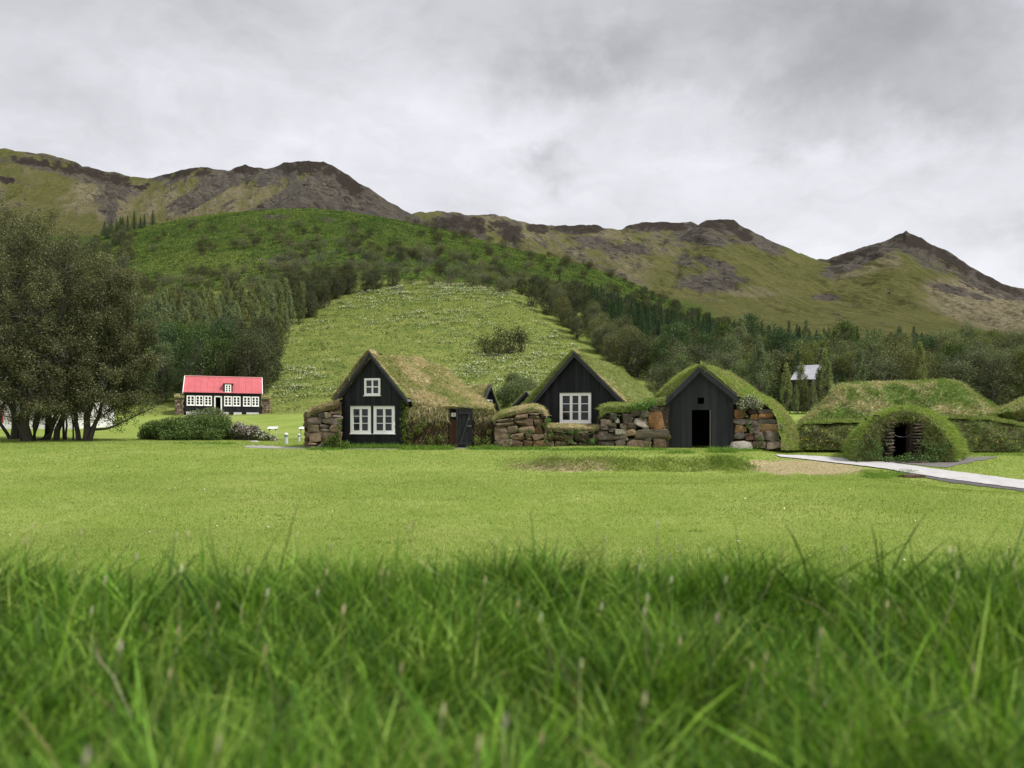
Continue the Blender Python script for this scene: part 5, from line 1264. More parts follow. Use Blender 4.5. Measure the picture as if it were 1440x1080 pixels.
def shrub_mesh(H, Wd, pal, seed, nclump=16, nleaf=70, leaf=.17, flowers=None):
    r = np.random.default_rng(seed); cb = MB()
    for s in range(nclump):
        th = s*2.4; q = Wd/2*math.sqrt((s+.5)/nclump)*.82; z = H*.55*math.sqrt(max(0.05, 1-(q/(Wd/2))**2))+.12*H
        tp = np.array([q*math.cos(th), q*math.sin(th), z])+r.normal(0, .07*Wd, 3)
        cb.tube([(q*.2*math.cos(th), q*.2*math.sin(th), -.1), tp*[.7, .7, .8], tp+[0, 0, .2*H]], [.035, .02, .008], 4, (.10, .085, .07), cap=False)
        m = int(nleaf*r.uniform(.7, 1.4)); d = r.normal(0, 1, (m, 3)); d /= np.linalg.norm(d, axis=1)[:, None]
        P = tp+d*(r.random((m, 1))**.5)*np.array([.24*Wd, .24*Wd, .34*H]); P[:, 2] = np.abs(P[:, 2])
        add_leaves(cb, P, leaf, pick(pal, m, r, .16)*r.uniform(.8, 1.2), r)
        if flowers: mm = m//4; P = tp+np.abs(d[:mm])*[1, -1, 1]*.25*Wd; add_leaves(cb, P, leaf*.7, pick(flowers, mm, r), r)
    return cb

def proto_tree(name, tb, cb, mat):
    return (tb.mesh('trunk', m_bark), cb.mesh('crown', mat))
PROT = {
 'willow': [proto_tree('w', *crown_tree(7, 6.4, WILLOW, s, 58, 130, .22, base=.03), m_leaf) for s in (1, 2, 3, 4, 5)],
 'darkwillow': [proto_tree('w', *crown_tree(7, 5.8, DARKW, s, 54, 130, .22, base=.03), m_leaf) for s in (6, 7, 8)],
 'birch': [proto_tree('b', *crown_tree(8, 4.9, BIRCH, s, 60, 115, .20, base=.03), m_leaf) for s in (11, 12, 13, 14)],
 'deep': [proto_tree('b', *crown_tree(8, 5.2, DEEP, s, 60, 120, .21, base=.02), m_leaf) for s in (15, 16, 17)],
 'poplar': [proto_tree('p', *crown_tree(8.5, 3.0, POPLAR, s, 48, 105, .20, shape='poplar', base=.03, trunk=.08), m_leaf) for s in (21, 22, 23, 24)],
 'spruce': [proto_tree('s', *spruce_tree(8, 4.6, s), m_leaf) for s in (31, 32, 33)],
}
SHR = {
 'grey': [shrub_mesh(3.0, 4.4, [(.12, .13, .075), (.09, .10, .055), (.16, .165, .10)], s).mesh('shrub', m_leaf) for s in (41, 42, 43, 44)],
 'dark': [shrub_mesh(3.0, 4.0, [(.05, .056, .03), (.038, .043, .023), (.07, .075, .04)], s).mesh('shrub', m_leaf) for s in (45, 46, 47)],
 'green': [shrub_mesh(3.0, 4.0, BIRCH, s).mesh('shrub', m_leaf) for s in (48, 49)],
}
KINDN = {'willow': ('willow_tree', 'tree'), 'darkwillow': ('broadleaf_tree', 'tree'), 'deep': ('birch_tree', 'tree'), 'birch': ('birch_tree', 'tree'), 'poplar': ('poplar_tree', 'tree'), 'spruce': ('spruce_tree', 'tree')}
tr = np.random.default_rng(99)
def put_tree(kind, x, y, s, label, group, sz=1.):
    tm, cm = PROT[kind][tr.integers(len(PROT[kind]))]; nm, cat = KINDN[kind]
    z = height1(x, y)
    t = thing(nm, label, cat, (x, y, z-.05), group)
    t.rotation_euler = (0, 0, tr.uniform(0, 6.28)); t.scale = (s*tr.uniform(.9, 1.1), s*tr.uniform(.9, 1.1), s*sz*tr.uniform(.88, 1.15))
    for n_, me in (('trunk', tm), ('crown', cm)):
        o = bpy.data.objects.new(n_, me); COL.objects.link(o); o.parent = t
    return t
def put_shrub(kind, x, y, s, label, group):
    me = SHR[kind][tr.integers(len(SHR[kind]))]
    o = bpy.data.objects.new('shrub', me); COL.objects.link(o); o.location = (x, y, height1(x, y)-.08)
    o.rotation_euler = (0, 0, tr.uniform(0, 6.28)); o.scale = (s*tr.uniform(.8, 1.2), s*tr.uniform(.8, 1.2), s*tr.uniform(.75, 1.25))
    tag(o, label, 'shrub', group); return o
def jgrid(pxa, pxb, ya, yb, step):
    """jittered spots (bearing, distance), step in metres"""
    out = []; Y = ya
    while Y < yb:
        dpx = step*F/Y; px = pxa+tr.uniform(0, dpx)
        while px < pxb:
            out.append((px+tr.normal(0, .25)*dpx, Y+tr.normal(0, .3)*step)); px += dpx
        Y += step*tr.uniform(.85, 1.15)
    return out
XY = lambda px, Y: ((px-720)*Y/F, Y)
CNT = {}
def T(kind, px, Y, s, label, group, sz=1.):
    CNT[kind] = CNT.get(kind, 0)+1
    put_tree(kind, *XY(px, Y), s, label, group, sz)

cabin_gap = lambda px, Y: 1098 < px < 1160 and Y < 95
# left forest behind the red roofed house
for px, Y in jgrid(-60, 395, 113, 150, 4.4):
    if px > np.interp(Y, MY, ML)-8: continue
    k = ('deep' if tr.random() < .8 else 'birch') if px < 318 else 'darkwillow'
    T(k, px, Y, tr.uniform(.85, 1.15), {'deep': 'deep green birch in the thick wood behind the red roofed house', 'birch': 'lighter green birch in the thick wood behind the red roofed house', 'darkwillow': 'grey green rounded tree on the wood edge right of the red roofed house'}[k], {'deep': 'deep green birches behind the red roofed house', 'birch': 'birches behind the red roofed house', 'darkwillow': 'grey green trees right of the red roofed house'}[k], 1.15)
for px, Y in jgrid(60, 470, 152, 200, 4.0):
    if px > np.interp(Y, MY, ML)-6 or px < 130+tr.normal(0, 20): continue
    T('poplar', px, Y, tr.uniform(.85, 1.1), 'slender pale green poplar in the dense stand above the red roofed house', 'poplars above the red roofed house', 1.05)
for px, Y in jgrid(390, 560, 201, 236, 4.8):
    if px > np.interp(Y, MY, ML)-2: continue
    T('darkwillow', px, Y, tr.uniform(.7, .9), 'grey green broadleaf tree along the top left edge of the flowering meadow', 'trees on the top left meadow edge', 1.)
# right forest
for px, Y in jgrid(860, 1560, 112, 150, 5.8):
    if px < np.interp(Y, MY, MR)+14: continue
    q = tr.random(); k = 'willow' if q < .4 else ('birch' if q < .6 else ('darkwillow' if q < .85 else 'deep'))
    T(k, px, Y, tr.uniform(.85, 1.15), {'willow': 'grey olive willow in the front of the wood behind the right houses', 'birch': 'light green birch in the front of the wood behind the right houses', 'darkwillow': 'dark broadleaf tree in the front of the wood behind the right houses', 'deep': 'deep green birch in the front of the wood behind the right houses'}[k], {'willow': 'willow', 'birch': 'birch', 'darkwillow': 'dark broadleaf', 'deep': 'deep green birch'}[k]+' trees in the wood behind the right houses', 1.1)
for px, Y in jgrid(760, 1560, 152, 232, 5.8):
    if px < np.interp(Y, MY, MR)+6: continue
    u = .5*fbm(px/90, Y/20, 3, 2, 5)*2
    edge = px < np.interp(Y, MY, MR)+95
    if px > 1360: k = 'willow' if tr.random() < .7 else 'birch'; s = .85
    elif edge: k = 'willow' if tr.random() < .6 else 'darkwillow'; s = .72
    elif Y > 188 and u > -.25 or (px < 1050 and Y > 182): k = 'spruce'; s = 1.0
    elif Y > 170 and tr.random() < .5: k = 'spruce'; s = .95
    elif tr.random() < .16: k = 'poplar'; s = 1.05
    else: k = ['willow', 'birch', 'darkwillow', 'deep', 'deep'][tr.integers(5)]; s = .95
    T(k, px, Y, s*tr.uniform(.85, 1.15)*(1+(.05 if k == 'spruce' else .42)*(px > 1020)*(Y > 185)), {'willow': 'grey olive willow on the slope in the wood right of the meadow', 'birch': 'light green birch on the slope in the wood right of the meadow', 'darkwillow': 'dark broadleaf tree on the slope in the wood right of the meadow', 'deep': 'deep green birch on the slope in the wood right of the meadow', 'poplar': 'slim pale poplar standing among the trees right of the meadow',
       'spruce': 'pointed dark green spruce in the upper wood right of the meadow'}[k], {'darkwillow': 'dark broadleaf', 'deep': 'deep green birch'}.get(k, k)+' trees on the slope right of the meadow', 1.1)
# spruces climbing the ridge to the right of the meadow top
for px, Y in jgrid(735, 1120, 234, 300, 5.0):
    lim = 728+(Y-234)*1.5
    if px < lim: continue
    k = 'spruce' if tr.random() < .72-.3*(px < 860) else 'darkwillow'
    T(k, px, Y, tr.uniform(.6, .9), {'spruce': 'small dark spruce on the hill shoulder above the meadow', 'darkwillow': 'dark low broadleaf tree on the hill shoulder above the meadow'}[k], {'spruce': 'spruces on the hill shoulder', 'darkwillow': 'dark low trees on the hill shoulder'}[k])
for px, Y in jgrid(850, 1160, 300, 372, 10.5):
    if px > 840+(Y-300)*.9: T('darkwillow', px, Y, tr.uniform(.5, .8), 'dark low broadleaf tree on the hill shoulder above the meadow', 'dark low trees on the hill shoulder')
# far left corner wood
for px, Y in jgrid(-120, 110, 170, 330, 11):
    T('darkwillow', px, Y, tr.uniform(.85, 1.15), 'dull green broadleaf tree on the far left slope above the big trees', 'trees on the far left slope')
for px, Y in jgrid(60, 215, 205, 385, 8.0):
    if tr.random() < .8 and px < 205-(Y-205)*.12: T('willow', px, Y, tr.uniform(.5, .8), 'low grey willow between the poplar stand and the left saddle', 'willows below the left saddle')
# spruce row on the left saddle
for px in (146, 152, 157, 163, 169, 174, 180, 188, 197, 203, 214):
    T('spruce', px+tr.normal(0, 1), 402+tr.normal(0, 3), tr.uniform(.7, 1.15), 'tiny dark spruce in the row on the saddle at the foot of the left mountain', 'spruces on the left saddle')
# young spruces by the small field
for px, Y, s in ((1098, 97, .5), (1110, 96, .66), (1122, 95, .8), (1138, 96, .55), (1152, 97, .62), (1163, 96, .75), (1175, 98, .5), (1186, 97, .6)):
    T('spruce', px, Y, s, 'young bright green spruce at the back edge of the small field under the cabin', 'young spruces under the cabin')
for px, Y, s in ((1040, 104, .7), (1056, 108, .8), (1072, 104, .85), (1090, 108, .9), (1175, 106, .9), (1196, 104, .85), (1214, 107, .9), (1240, 104, .9), (1265, 107, 1.), (1290, 104, .9), (1318, 107, .9), (1345, 103, .9), (1370, 106, 1.), (1398, 103, .9), (1425, 106, .95), (1450, 103, .9), (1000, 106, .75), (960, 108, .75), (925, 110, .65), (1128, 106, 1.), (1150, 108, 1.), (1110, 107, 1.)):
    T('willow' if tr.random() < .6 else 'birch', px, Y, s, 'grey green tree on the wood edge low behind the right turf houses', 'trees on the low wood edge')
for px, Y, s in ((1106, 88, .5), (1119, 87, .34), (1132, 88, .36), (1143, 87, .34), (1160, 88, .66), (1068, 99, .8), (1127, 89, .58), (1151, 88, .45), (1209, 100, .8), (1293, 99, .75)):
    T('poplar', px, Y, s, 'slim pale sapling standing before the wood near the cabin', 'pale saplings before the wood', 1.15)

# hillside shrubs
NS = [0]
def Sh(kind, px, Y, s, label, group): NS[0] += 1; put_shrub(kind, *XY(px, Y), s, label, group)
extra = []
def scatter(pxa, pxb, ya, yb, step, prob, kinds, s0, s1, label, group, cond=None):
    for px, Y in jgrid(pxa, pxb, ya, yb, step):
        if tr.random() > prob*(.45+1.1*float(sstep(-.12, .12, fbm(px/45, Y/16, 2, 2, 15)))) or (cond and not cond(px, Y)): continue
        if NS[0] < 285: Sh(kinds[tr.integers(len(kinds))], px, Y, tr.uniform(s0, s1), label, group)
        else: extra.append((kinds[tr.integers(len(kinds))], px, Y, tr.uniform(s0, s1)))
# scrub band on the brow above the meadow
for px, Y, s in ((683, 163, 1.6), (700, 160, 1.5), (716, 162, 1.9), (733, 164, 1.6)):
    Sh('dark', px, Y, s, 'dark shrub in the clump standing alone in the flowering meadow', 'shrub clump in the meadow')
scatter(500, 722, 228, 256, 4.6, .95, ['grey', 'grey', 'dark'], .9, 1.35, 'grey green shrub in the scrub band along the top of the meadow', 'shrubs along the top of the meadow', lambda px, Y: px > np.interp(Y, MY, ML)-30 and not (540 < px < 700 and Y < 236))
scatter(400, 850, 256, 322, 5.4, 1.0, ['grey', 'dark', 'grey', 'green'], .8, 1.3, 'grey green shrub on the brow between meadow and hilltop', 'shrubs on the brow of the hill')
scatter(150, 520, 204, 268, 5.8, .95, ['dark', 'grey'], .9, 1.45, 'dark round shrub dotted on the open slope above the poplars', 'shrubs on the slope above the poplars', lambda px, Y: px < np.interp(Y, MY, ML)-10)
scatter(200, 640, 306, 352, 8.5, .42, ['dark', 'dark', 'grey'], .9, 1.5, 'small dark shrub dotted on the bright green hilltop', 'shrubs dotted on the hilltop')
scatter(560, 980, 306, 396, 8.5, .55, ['dark', 'grey', 'dark'], .9, 1.5, 'small dark shrub on the right shoulder of the green hill', 'shrubs on the right hill shoulder')
scatter(150, 300, 330, 395, 9.0, .4, ['grey', 'dark'], .8, 1.2, 'small dark shrub on the left shoulder of the green hill', 'shrubs on the left hill shoulder')
if extra:                                             # beyond 300 shrubs: the farthest as one mass
    mb = MB(); src = None
    for kind, px, Y, s in extra:
        me = SHR[kind][tr.integers(len(SHR[kind]))]; n = len(me.vertices)
        V = np.empty(n*3, np.float32); me.vertices.foreach_get('co', V); V = V.reshape(-1, 3)*s
        C = np.empty(n*4, np.float32); me.attributes['Col'].data.foreach_get('color', C); C = C.reshape(-1, 4)[:, :3]
        x, y = XY(px, Y); q = [tuple(p.vertices) for p in me.polygons if len(p.vertices) == 4]
        mb.add(V+[x, y, height1(x, y)-.08], q, col=C)
    o = mb.build('hill_scrub', m_leaf); tag(o, kind='stuff')
print('TREES', CNT, 'SHRUBS', NS, 'EXTRA', len(extra))

# ---------------------------------------------------------------- big willows at the left, built stem by stem
def big_tree(name, base_px, Y, stems, blobs, label, seed, nleaf, leaf=.085, pal=None, extra_branch=(), grp=None):
    """stems: (px_base, px_top, py_top, radius); blobs: crown masses (px, py, dY, rx, rz) in metres"""
    pal = pal or [(.07, .076, .037), (.095, .10, .05), (.052, .057, .028), (.135, .14, .07), (.21, .21, .11)]
    r = np.random.default_rng(seed); x, y = XY(base_px, Y); z = height1(x, y)
    t = thing(name, label, 'tree', (x, y, z), grp)
    tb, cb = MB(), MB(); tops = []
    for pb, pt, py, rad in stems:
        a = W(pb, 600, Y+r.uniform(-.5, .5)); a[2] = height1(a[0], a[1])-.15
        b = W(pt, py, Y+r.uniform(-1, 1)); P = branch(tb, a, b, rad, rad*.3, r, 9, sides=9, wob=.25, col=(.075, .065, .055)); tops.append(P)
        tb.tube([a-[0, 0, .1], a+[0, 0, .25]], [rad*1.5, rad*.95], 9, (.07, .06, .05), cap=False)
    tot = sum(b[3]*b[3]*b[4] for b in blobs)
    for px, py, dY, rx, rz in blobs:
        c = W(px, py, Y)+[0, dY, 0]
        P = tops[int(np.argmin([abs(p[-1][0]-c[0]) for p in tops]))]
        s = P[r.integers(4, 8)]; B = branch(tb, s, c, .09, .04, r, 6, sides=6, wob=.3)
        ns = int(max(12, 26*rx*rx*rz/4)); m = int(nleaf*rx*rx*rz/tot/ns)
        for k in range(ns):
            d = r.normal(0, 1, 3); d /= np.linalg.norm(d); d[1] -= .25*abs(d[1])
            q = c+d*np.array([rx, rx, rz])*r.uniform(.55, 1.02)
            if q[2] < z+.5: q[2] = z+.5+r.uniform(0, .6)
            branch(tb, B[r.integers(1, 6)]+r.normal(0, .1, 3), q, .024, .007, r, 4, sides=4, wob=.4, col=(.09, .078, .065))
            mm = int(m*r.uniform(.4, 1.6)); dd = r.normal(0, 1, (mm, 3)); cr = .42*r.uniform(.7, 1.3)
            # sprays of leaves that reach outwards and up
            out = (q-c)/np.linalg.norm(q-c); up = np.array([0, 0, 1.])
            sp = r.random((mm, 1)); L = q+dd*cr*.42+(out*.75+up*.55)*(sp-.3)*cr*1.9
            add_leaves(cb, L, leaf, pick(pal, mm, r, .15)*r.uniform(.8, 1.25), r, upbias=.3, asp=.42)
    for pts, rad in extra_branch:
        P = np.array([W(a, b, Y+c) for a, b, c in pts]); P = resample(P, 12); tb.tube(P, np.linspace(rad, rad*.25, 12), 7, (.10, .088, .075), cap=False)
        for k in range(4, 12):
            for j in range(5):
                q = P[k]+r.normal(0, .22, 3)+[0, 0, .12]; tb.tube([P[k], q], [.012, .005], 4, (.09, .08, .07), cap=False)
                mm = 34; add_leaves(cb, q+r.normal(0, .12, (mm, 3)), leaf*1.1, pick([(.10, .13, .04), (.075, .09, .035), (.13, .16, .05)], mm, r), r, asp=.5)
    tb.build('trunk', m_bark, t, smooth=True); cb.build('crown', m_leafbig, t)
    return t
gb = 'big willows in the left corner of the lawn'
big_tree('willow_tree', 42, 41.5, [(34, 12, 420, .20), (42, 50, 400, .24), (47, 92, 430, .17), (38, -8, 520, .13)],
         [(20, 345, .5, 1.9, 1.7), (62, 352, 0, 1.9, 1.6), (98, 388, -.3, 1.8, 1.7), (30, 410, -1, 2.3, 2.0), (78, 440, -1.2, 2.1, 1.9), (40, 490, -1.5, 2.4, 1.9), (92, 510, -1, 2.0, 1.6), (30, 556, -1, 1.9, 1.1), (80, 563, -.8, 1.8, .95), (45, 576, -.6, 1.4, .6), (8, 578, -.4, 1.5, .6), (72, 583, .2, 1.1, .5), (30, 588, .4, 1.2, .4), (100, 586, .6, 1.0, .4), (130, 582, .6, 1.0, .45), (-10, 520, -.6, 1.6, 1.6)],
         'largest willow at the left with a thick forked trunk nearest the viewer', 201, 150000, grp=gb)
big_tree('willow_tree', 20, 44, [(18, 8, 470, .16), (27, 30, 430, .15), (16, -30, 520, .10)],
         [(-20, 325, 1, 2.0, 2.0), (-60, 380, 1, 2.4, 2.4), (-20, 430, 0, 2.4, 2.2), (10, 480, 0, 2.2, 2.0), (-40, 520, 0, 2.2, 2.0), (5, 335, 1.5, 1.6, 1.5), (10, 560, 0, 1.5, .8)],
         'willow cut by the left photo edge with two thin curved stems', 202, 90000, grp=gb)
big_tree('willow_tree', 64, 43, [(58, 85, 470, .20), (65, 115, 450, .17), (79, 100, 480, .17)],
         [(120, 410, 1, 1.7, 1.6), (135, 455, .5, 1.9, 1.8), (118, 500, -.5, 2.0, 1.7), (110, 556, -.2, 1.9, 1.1), (95, 570, .2, 1.2, .6), (60, 520, .8, 2.0, 1.8), (140, 372, 1.5, 1.2, 1.0)],
         'willow with leaning dark trunks right of the largest forked one', 203, 100000, grp=gb)
big_tree('willow_tree', 122, 42.5, [(111, 118, 500, .14), (121, 140, 480, .19), (125, 165, 520, .13)],
         [(158, 430, .3, 1.5, 1.5), (172, 475, 0, 1.6, 1.5), (160, 515, -.5, 1.8, 1.4), (186, 515, .2, 1.3, 1.2), (192, 545, .3, 1.1, .8), (150, 555, -.3, 1.7, .9), (180, 568, .2, 1.1, .5)],
         'rightmost of the big willows with two stout trunks and one long low branch', 204, 90000,
         extra_branch=(([(125, 603, 0), (135, 604, 0), (150, 603, -.2), (168, 596, -.4), (188, 586, -.4), (205, 578, -.4), (217, 573, -.3)], .075), ([(125, 606, 0), (132, 596, 0), (142, 586, .3), (160, 574, .5), (180, 570, .5)], .05)), grp=gb)
for px, tx, ty, rad, lb in ((90, 86, 520, .075, 'thin straight young trunk just left of the two slimmer leaning ones'), (93, 100, 520, .06, 'slim leaning young trunk in the gap showing the white house'), (103, 100, 530, .05, 'thinnest young trunk left of the two stout trunks')):
    big_tree('young_willow', px, 43.5, [(px, tx, ty, rad)], [(tx, ty, .3, 1.1, 1.0), (tx+6, ty+25, 0, 1.0, .8)], lb, 300+px, 9000, grp=gb)

# ---------------------------------------------------------------- garden shrubs on the lawn
def bush(name, blobs, pal, label, seed, leaf=.075, dens=900, flowers=None, fn=0):
    r = np.random.default_rng(seed); mb = MB(); x0 = None
    for px, py, Y, rx, rz in blobs:
        c = W(px, py, Y); g = height1(c[0], c[1])
        for k in range(10):
            e = c+r.normal(0, .5, 3)*[rx, rx, rz]; mb.tube([[c[0]+r.normal(0, .1), c[1], g-.1], (c+e)/2, e], [.02, .015, .006], 4, (.09, .075, .06), cap=False)
        n = int(dens*rx*rz*9); d = r.normal(0, 1, (n, 3)); d /= np.linalg.norm(d, axis=1)[:, None]
        lump = 1+.5*fbm(d[:, 0]*3+px, d[:, 1]*3, d[:, 2]*3, 3, seed)
        P = c+d*((.55+.5*r.random(n))*lump)[:, None]*[rx, rx, rz]; P = P[P[:, 2] > g-.02]; n = len(P)
        cc = pick(pal, n, r)*(1+.5*fbm(P[:, 0]*3, P[:, 1]*3, P[:, 2]*3, 2, seed+1))[:, None]
        add_leaves(mb, P, leaf, cc, r, asp=.6)
        if flowers:
            m = fn; d = r.normal(0, 1, (m, 3)); d[:, 2] = abs(d[:, 2]); d /= np.linalg.norm(d, axis=1)[:, None]
            add_leaves(mb, c+d*[rx, rx, rz]*r.uniform(.9, 1.1, (m, 1)), leaf*1.1, pick(flowers, m, r), r, asp=.9)
    o = mb.build(name, m_leafbig); tag(o, label, 'shrub'); return o
GD = [(.085, .14, .04), (.062, .105, .032), (.12, .18, .052), (.17, .22, .08)]
bush('shrub', [(214, 606, 44, .62, .56), (232, 604, 43.6, .7, .62), (252, 602, 43.4, .72, .66), (272, 606, 43.3, .7, .6), (290, 601, 43.7, .75, .74), (310, 603, 43.8, .6, .66), (322, 609, 44, .5, .5), (204, 612, 43.8, .38, .36), (262, 611, 43, .7, .4), (240, 613, 43, .6, .36), (300, 612, 43.1, .6, .4)], GD, 'long dense dark green hedge like bush below the red roofed house', 401, dens=1500)
bush('shrub', [(280, 592, 46, .8, .62), (300, 588, 46.4, .75, .65), (312, 596, 46, .6, .6), (268, 596, 46, .6, .5)], [(.13, .17, .07), (.16, .19, .09), (.10, .14, .055)], 'taller pale feathery bush rising behind the dark bush on the lawn', 402, dens=1000, flowers=[(.35, .33, .25)], fn=60)
bush('shrub', [(336, 607, 43.2, .45, .5), (347, 611, 43, .4, .42), (356, 609, 43.2, .42, .42)], [(.12, .11, .08), (.09, .10, .05), (.15, .13, .10)], 'twiggy greyish shrub with pale flower heads right of the dark bush', 403, dens=1300, flowers=[(.42, .38, .36), (.34, .30, .30)], fn=220)
bush('shrub', [(367, 614, 42.6, .4, .3), (377, 617, 42.2, .42, .24), (386, 620, 42, .22, .15)], [(.10, .14, .04), (.13, .16, .05), (.08, .10, .035)], 'low spreading shrub with whitish blossom nearest the white tables', 404, dens=1500, flowers=[(.5, .48, .44)], fn=120)
bush('shrub', [(722, 556, 50, 1.0, .9), (708, 562, 50, .8, .8), (738, 548, 51, .9, .9), (746, 562, 50, .8, .8), (722, 534, 52, .55, .5)], [(.13, .17, .075), (.10, .13, .055), (.16, .19, .10)], 'rounded grey green willow bush between the left and middle turf houses', 405, leaf=.08, dens=800)
bush('shrub', [(712, 582, 39, .4, .3), (724, 585, 38.5, .4, .3)], [(.09, .15, .035), (.12, .18, .05)], 'small leafy shrub in the gap behind the low stone wall', 406, dens=1200)
# ivy and weeds round the left gable
iv = MB(); r_ = np.random.default_rng(8)
for k in range(34):
    t = k/33; leafy(iv, W(568+3*math.sin(k*1.3)+r_.normal(0, 1.2), 563+64*t, 34.65), .09+.05*r_.random(), 46, .06, [(.10, .17, .035), (.15, .21, .05), (.075, .12, .03)], seed=600+k)
for px, py, rd, c in ((478, 592, .13, 80), (477, 601, .15, 110), (475, 610, .12, 70), (472, 616, .22, 220), (466, 622, .28, 320), (476, 624, .25, 260), (486, 625, .2, 160), (455, 625, .14, 80), (477, 580, .08, 30)):
    leafy(iv, W(px, py, 34.4), rd, c, .065, [(.09, .15, .03), (.13, .2, .04), (.065, .11, .025)], seed=int(640+px))
for px, py, rd, c in ((588, 603, .24, 240), (596, 597, .16, 100), (616, 597, .12, 60), (606, 618, .26, 170), (620, 616, .18, 110), (575, 622, .14, 80), (578, 612, .14, 80), (671, 618, .22, 150), (684, 620, .25, 170), (689, 607, .14, 70), (640, 627, .1, 20)):
    leafy(iv, W(px, py, 34.6), rd, c, .065, [(.12, .20, .035), (.17, .22, .06), (.2, .19, .08), (.08, .13, .03)], seed=int(700+px))
iv.build('climbing_plants', m_leaf, h1)

# ================================================================ grass
r_ = np.random.default_rng(17)
G1 = [(.10, .205, .02), (.07, .155, .014), (.16, .28, .032), (.045, .105, .011), (.24, .35, .07), (.035, .085, .012)]
LAWN = [(.215, .28, .065), (.25, .31, .085), (.19, .255, .055), (.29, .335, .115), (.225, .29, .07)]
def lawn_layer(mb, ya, yb, dens, L, Wd, pal, margin=.74, seed=1, seg=1, up=.9, rand=.45, cond=None, clumpy=0, extra=.4):
    r = np.random.default_rng(seed)
    if ya > 1.3 and extra < 1: extra = 2.4
    n = int(dens*(yb-ya)*(margin*(ya+yb)+2*extra)); h_ = extra/margin
    Y = np.sqrt(r.uniform((ya+h_)**2, (yb+h_)**2, n))-h_; X = r.uniform(-1, 1, n)*(margin*Y+extra)
    if clumpy: k = fbm(X/.35, Y/.35, seed, 3, seed) > -.06*clumpy+.1*r.normal(0, .3, n); X, Y = X[k], Y[k]
    if cond is not None: k = cond(X, Y); X, Y = X[k], Y[k]
    Z = height(X, Y); n = len(X); P = np.stack([X, Y, Z-.005], 1)
    c = pick(pal, n, r, .14 if ya > 4 else .26)
    ls = (3., 1.6) if ya > 4 else (.12, .2)
    c = np.clip(c*(1+.55*fbm(X/ls[0], Y/ls[1], 0, 3, seed+50))[:, None], .01, 1)
    add_blades(mb, P, np.tile([0, 0, 1.], (n, 1)), L*r.uniform(.45, 1.2, n), Wd*r.uniform(.7, 1.3, n), c, up, 0, rand, seg=seg, seed=seed, bend=.35)
def off_path(X, Y):
    px = 720+F*X/Y; py = HOR-(height(X, Y)-CAMZ)*F/Y
    onp = (py > np.interp(px, [1090, 1160, 1236, 1333, 1440, 1600], [640, 642.5, 649, 662.5, 676.5, 698])) & (py < np.interp(px, [1098, 1160, 1236, 1333, 1440, 1600], [644, 650.5, 660, 677, 691, 714])) & (px > 1090)
    ong = (px > 1240) & (px < 1400) & (py > np.interp(px, [1240, 1402], [647.5, 642])) & (py < np.interp(px, [1244, 1290, 1330, 1400], [651, 655, 659, 645]))
    st = ell(px, py, 1128, 658, 90, 10, soft=.2) > .6
    gp = (py > 627) & (py < 632.5) & (px > 345) & (px < 690) & (py > np.interp(px, [345, 390, 440, 560, 690], [627, 628, 630.3, 630.9, 629.9])) & (Y > 30)
    return ~(onp | ong | gp) & (~st | (np.random.default_rng(3).random(len(X)) < .12))
gl = MB()
lawn_layer(gl, 5.5, 13, 1500, .055, .006, LAWN, seed=2, cond=None)
lawn_layer(gl, 6, 12.5, 700, .085, .007, [(.12, .22, .03), (.10, .19, .026), (.15, .25, .04)], seed=6, seg=1, clumpy=1, cond=lambda X, Y: np.random.default_rng(5).random(len(X)) < 1-sstep(8.5, 12.5, Y))
lawn_layer(gl, 13, 24, 560, .065, .011, LAWN, seed=3, cond=off_path)
lawn_layer(gl, 24, 45, 150, .07, .022, LAWN, seed=4, cond=off_path)
o = gl.build('lawn_grass', m_grass); tag(o, kind='stuff')
# darker longer tufts: scattered in the lawn, on the step, at the foot of the walls
tf = MB()
def tuft_at(px, py, n, L, spread, pal, ymin=9, wd=.012, flat=.5):
    g = hit(px, py, ymin); r = r_; P = g+r.normal(0, 1, (n, 3))*[spread, spread*flat, 0]; P[:, 2] = height(P[:, 0], P[:, 1])
    add_blades(tf, P, np.tile([0, 0, 1.], (n, 1)), L*r.uniform(.5, 1.3, n), wd, pick(pal, n, r), .9, 0, .5, seed=int(px*7+py))
for px, py, n, sp in [(60, 672, 60, .3), (245, 690, 30, .18), (97, 704, 30, .12), (170, 706, 40, .3), (320, 730, 90, .28), (405, 731, 60, .14), (392, 727, 40, .12), (478, 760, 70, .16), (540, 765, 60, .2), (350, 721, 30, .12), (980, 748, 60, .10), (950, 747, 30, .15), (595, 657, 20, .3), (375, 698, 20, .2), (1225, 705, 20, .3), (240, 698, 20, .2), (865, 720, 20, .2)]:
    tuft_at(px, py, n//2, .06, sp*.8, [(.11, .19, .03), (.14, .22, .04)])
for k in range(620):
    px = r_.uniform(705, 1060); py = 644+14*((px-705)/355)*.3+r_.uniform(0, 18)
    tuft_at(px, py, 16, .11, .16, [(.19, .25, .06), (.25, .29, .09), (.15, .20, .045)] if px > 860 or r_.random() < .5 else [(.34, .33, .17), (.18, .20, .08), (.42, .38, .22), (.25, .28, .10)], 15)
for k in range(110): tuft_at(r_.uniform(1000, 1058), r_.uniform(642, 662), 18, .12, .14, [(.14, .22, .04), (.18, .26, .055)], 15)
for k in range(90): tuft_at(r_.uniform(1215, 1283), r_.uniform(662, 673), 20, .12, .12, [(.10, .19, .03), (.14, .22, .04)], 12)
for k in range(130): tuft_at(r_.uniform(1300, 1440), 636+r_.uniform(0, 6), 14, .13, .15, [(.11, .19, .03), (.14, .21, .04)], 20)
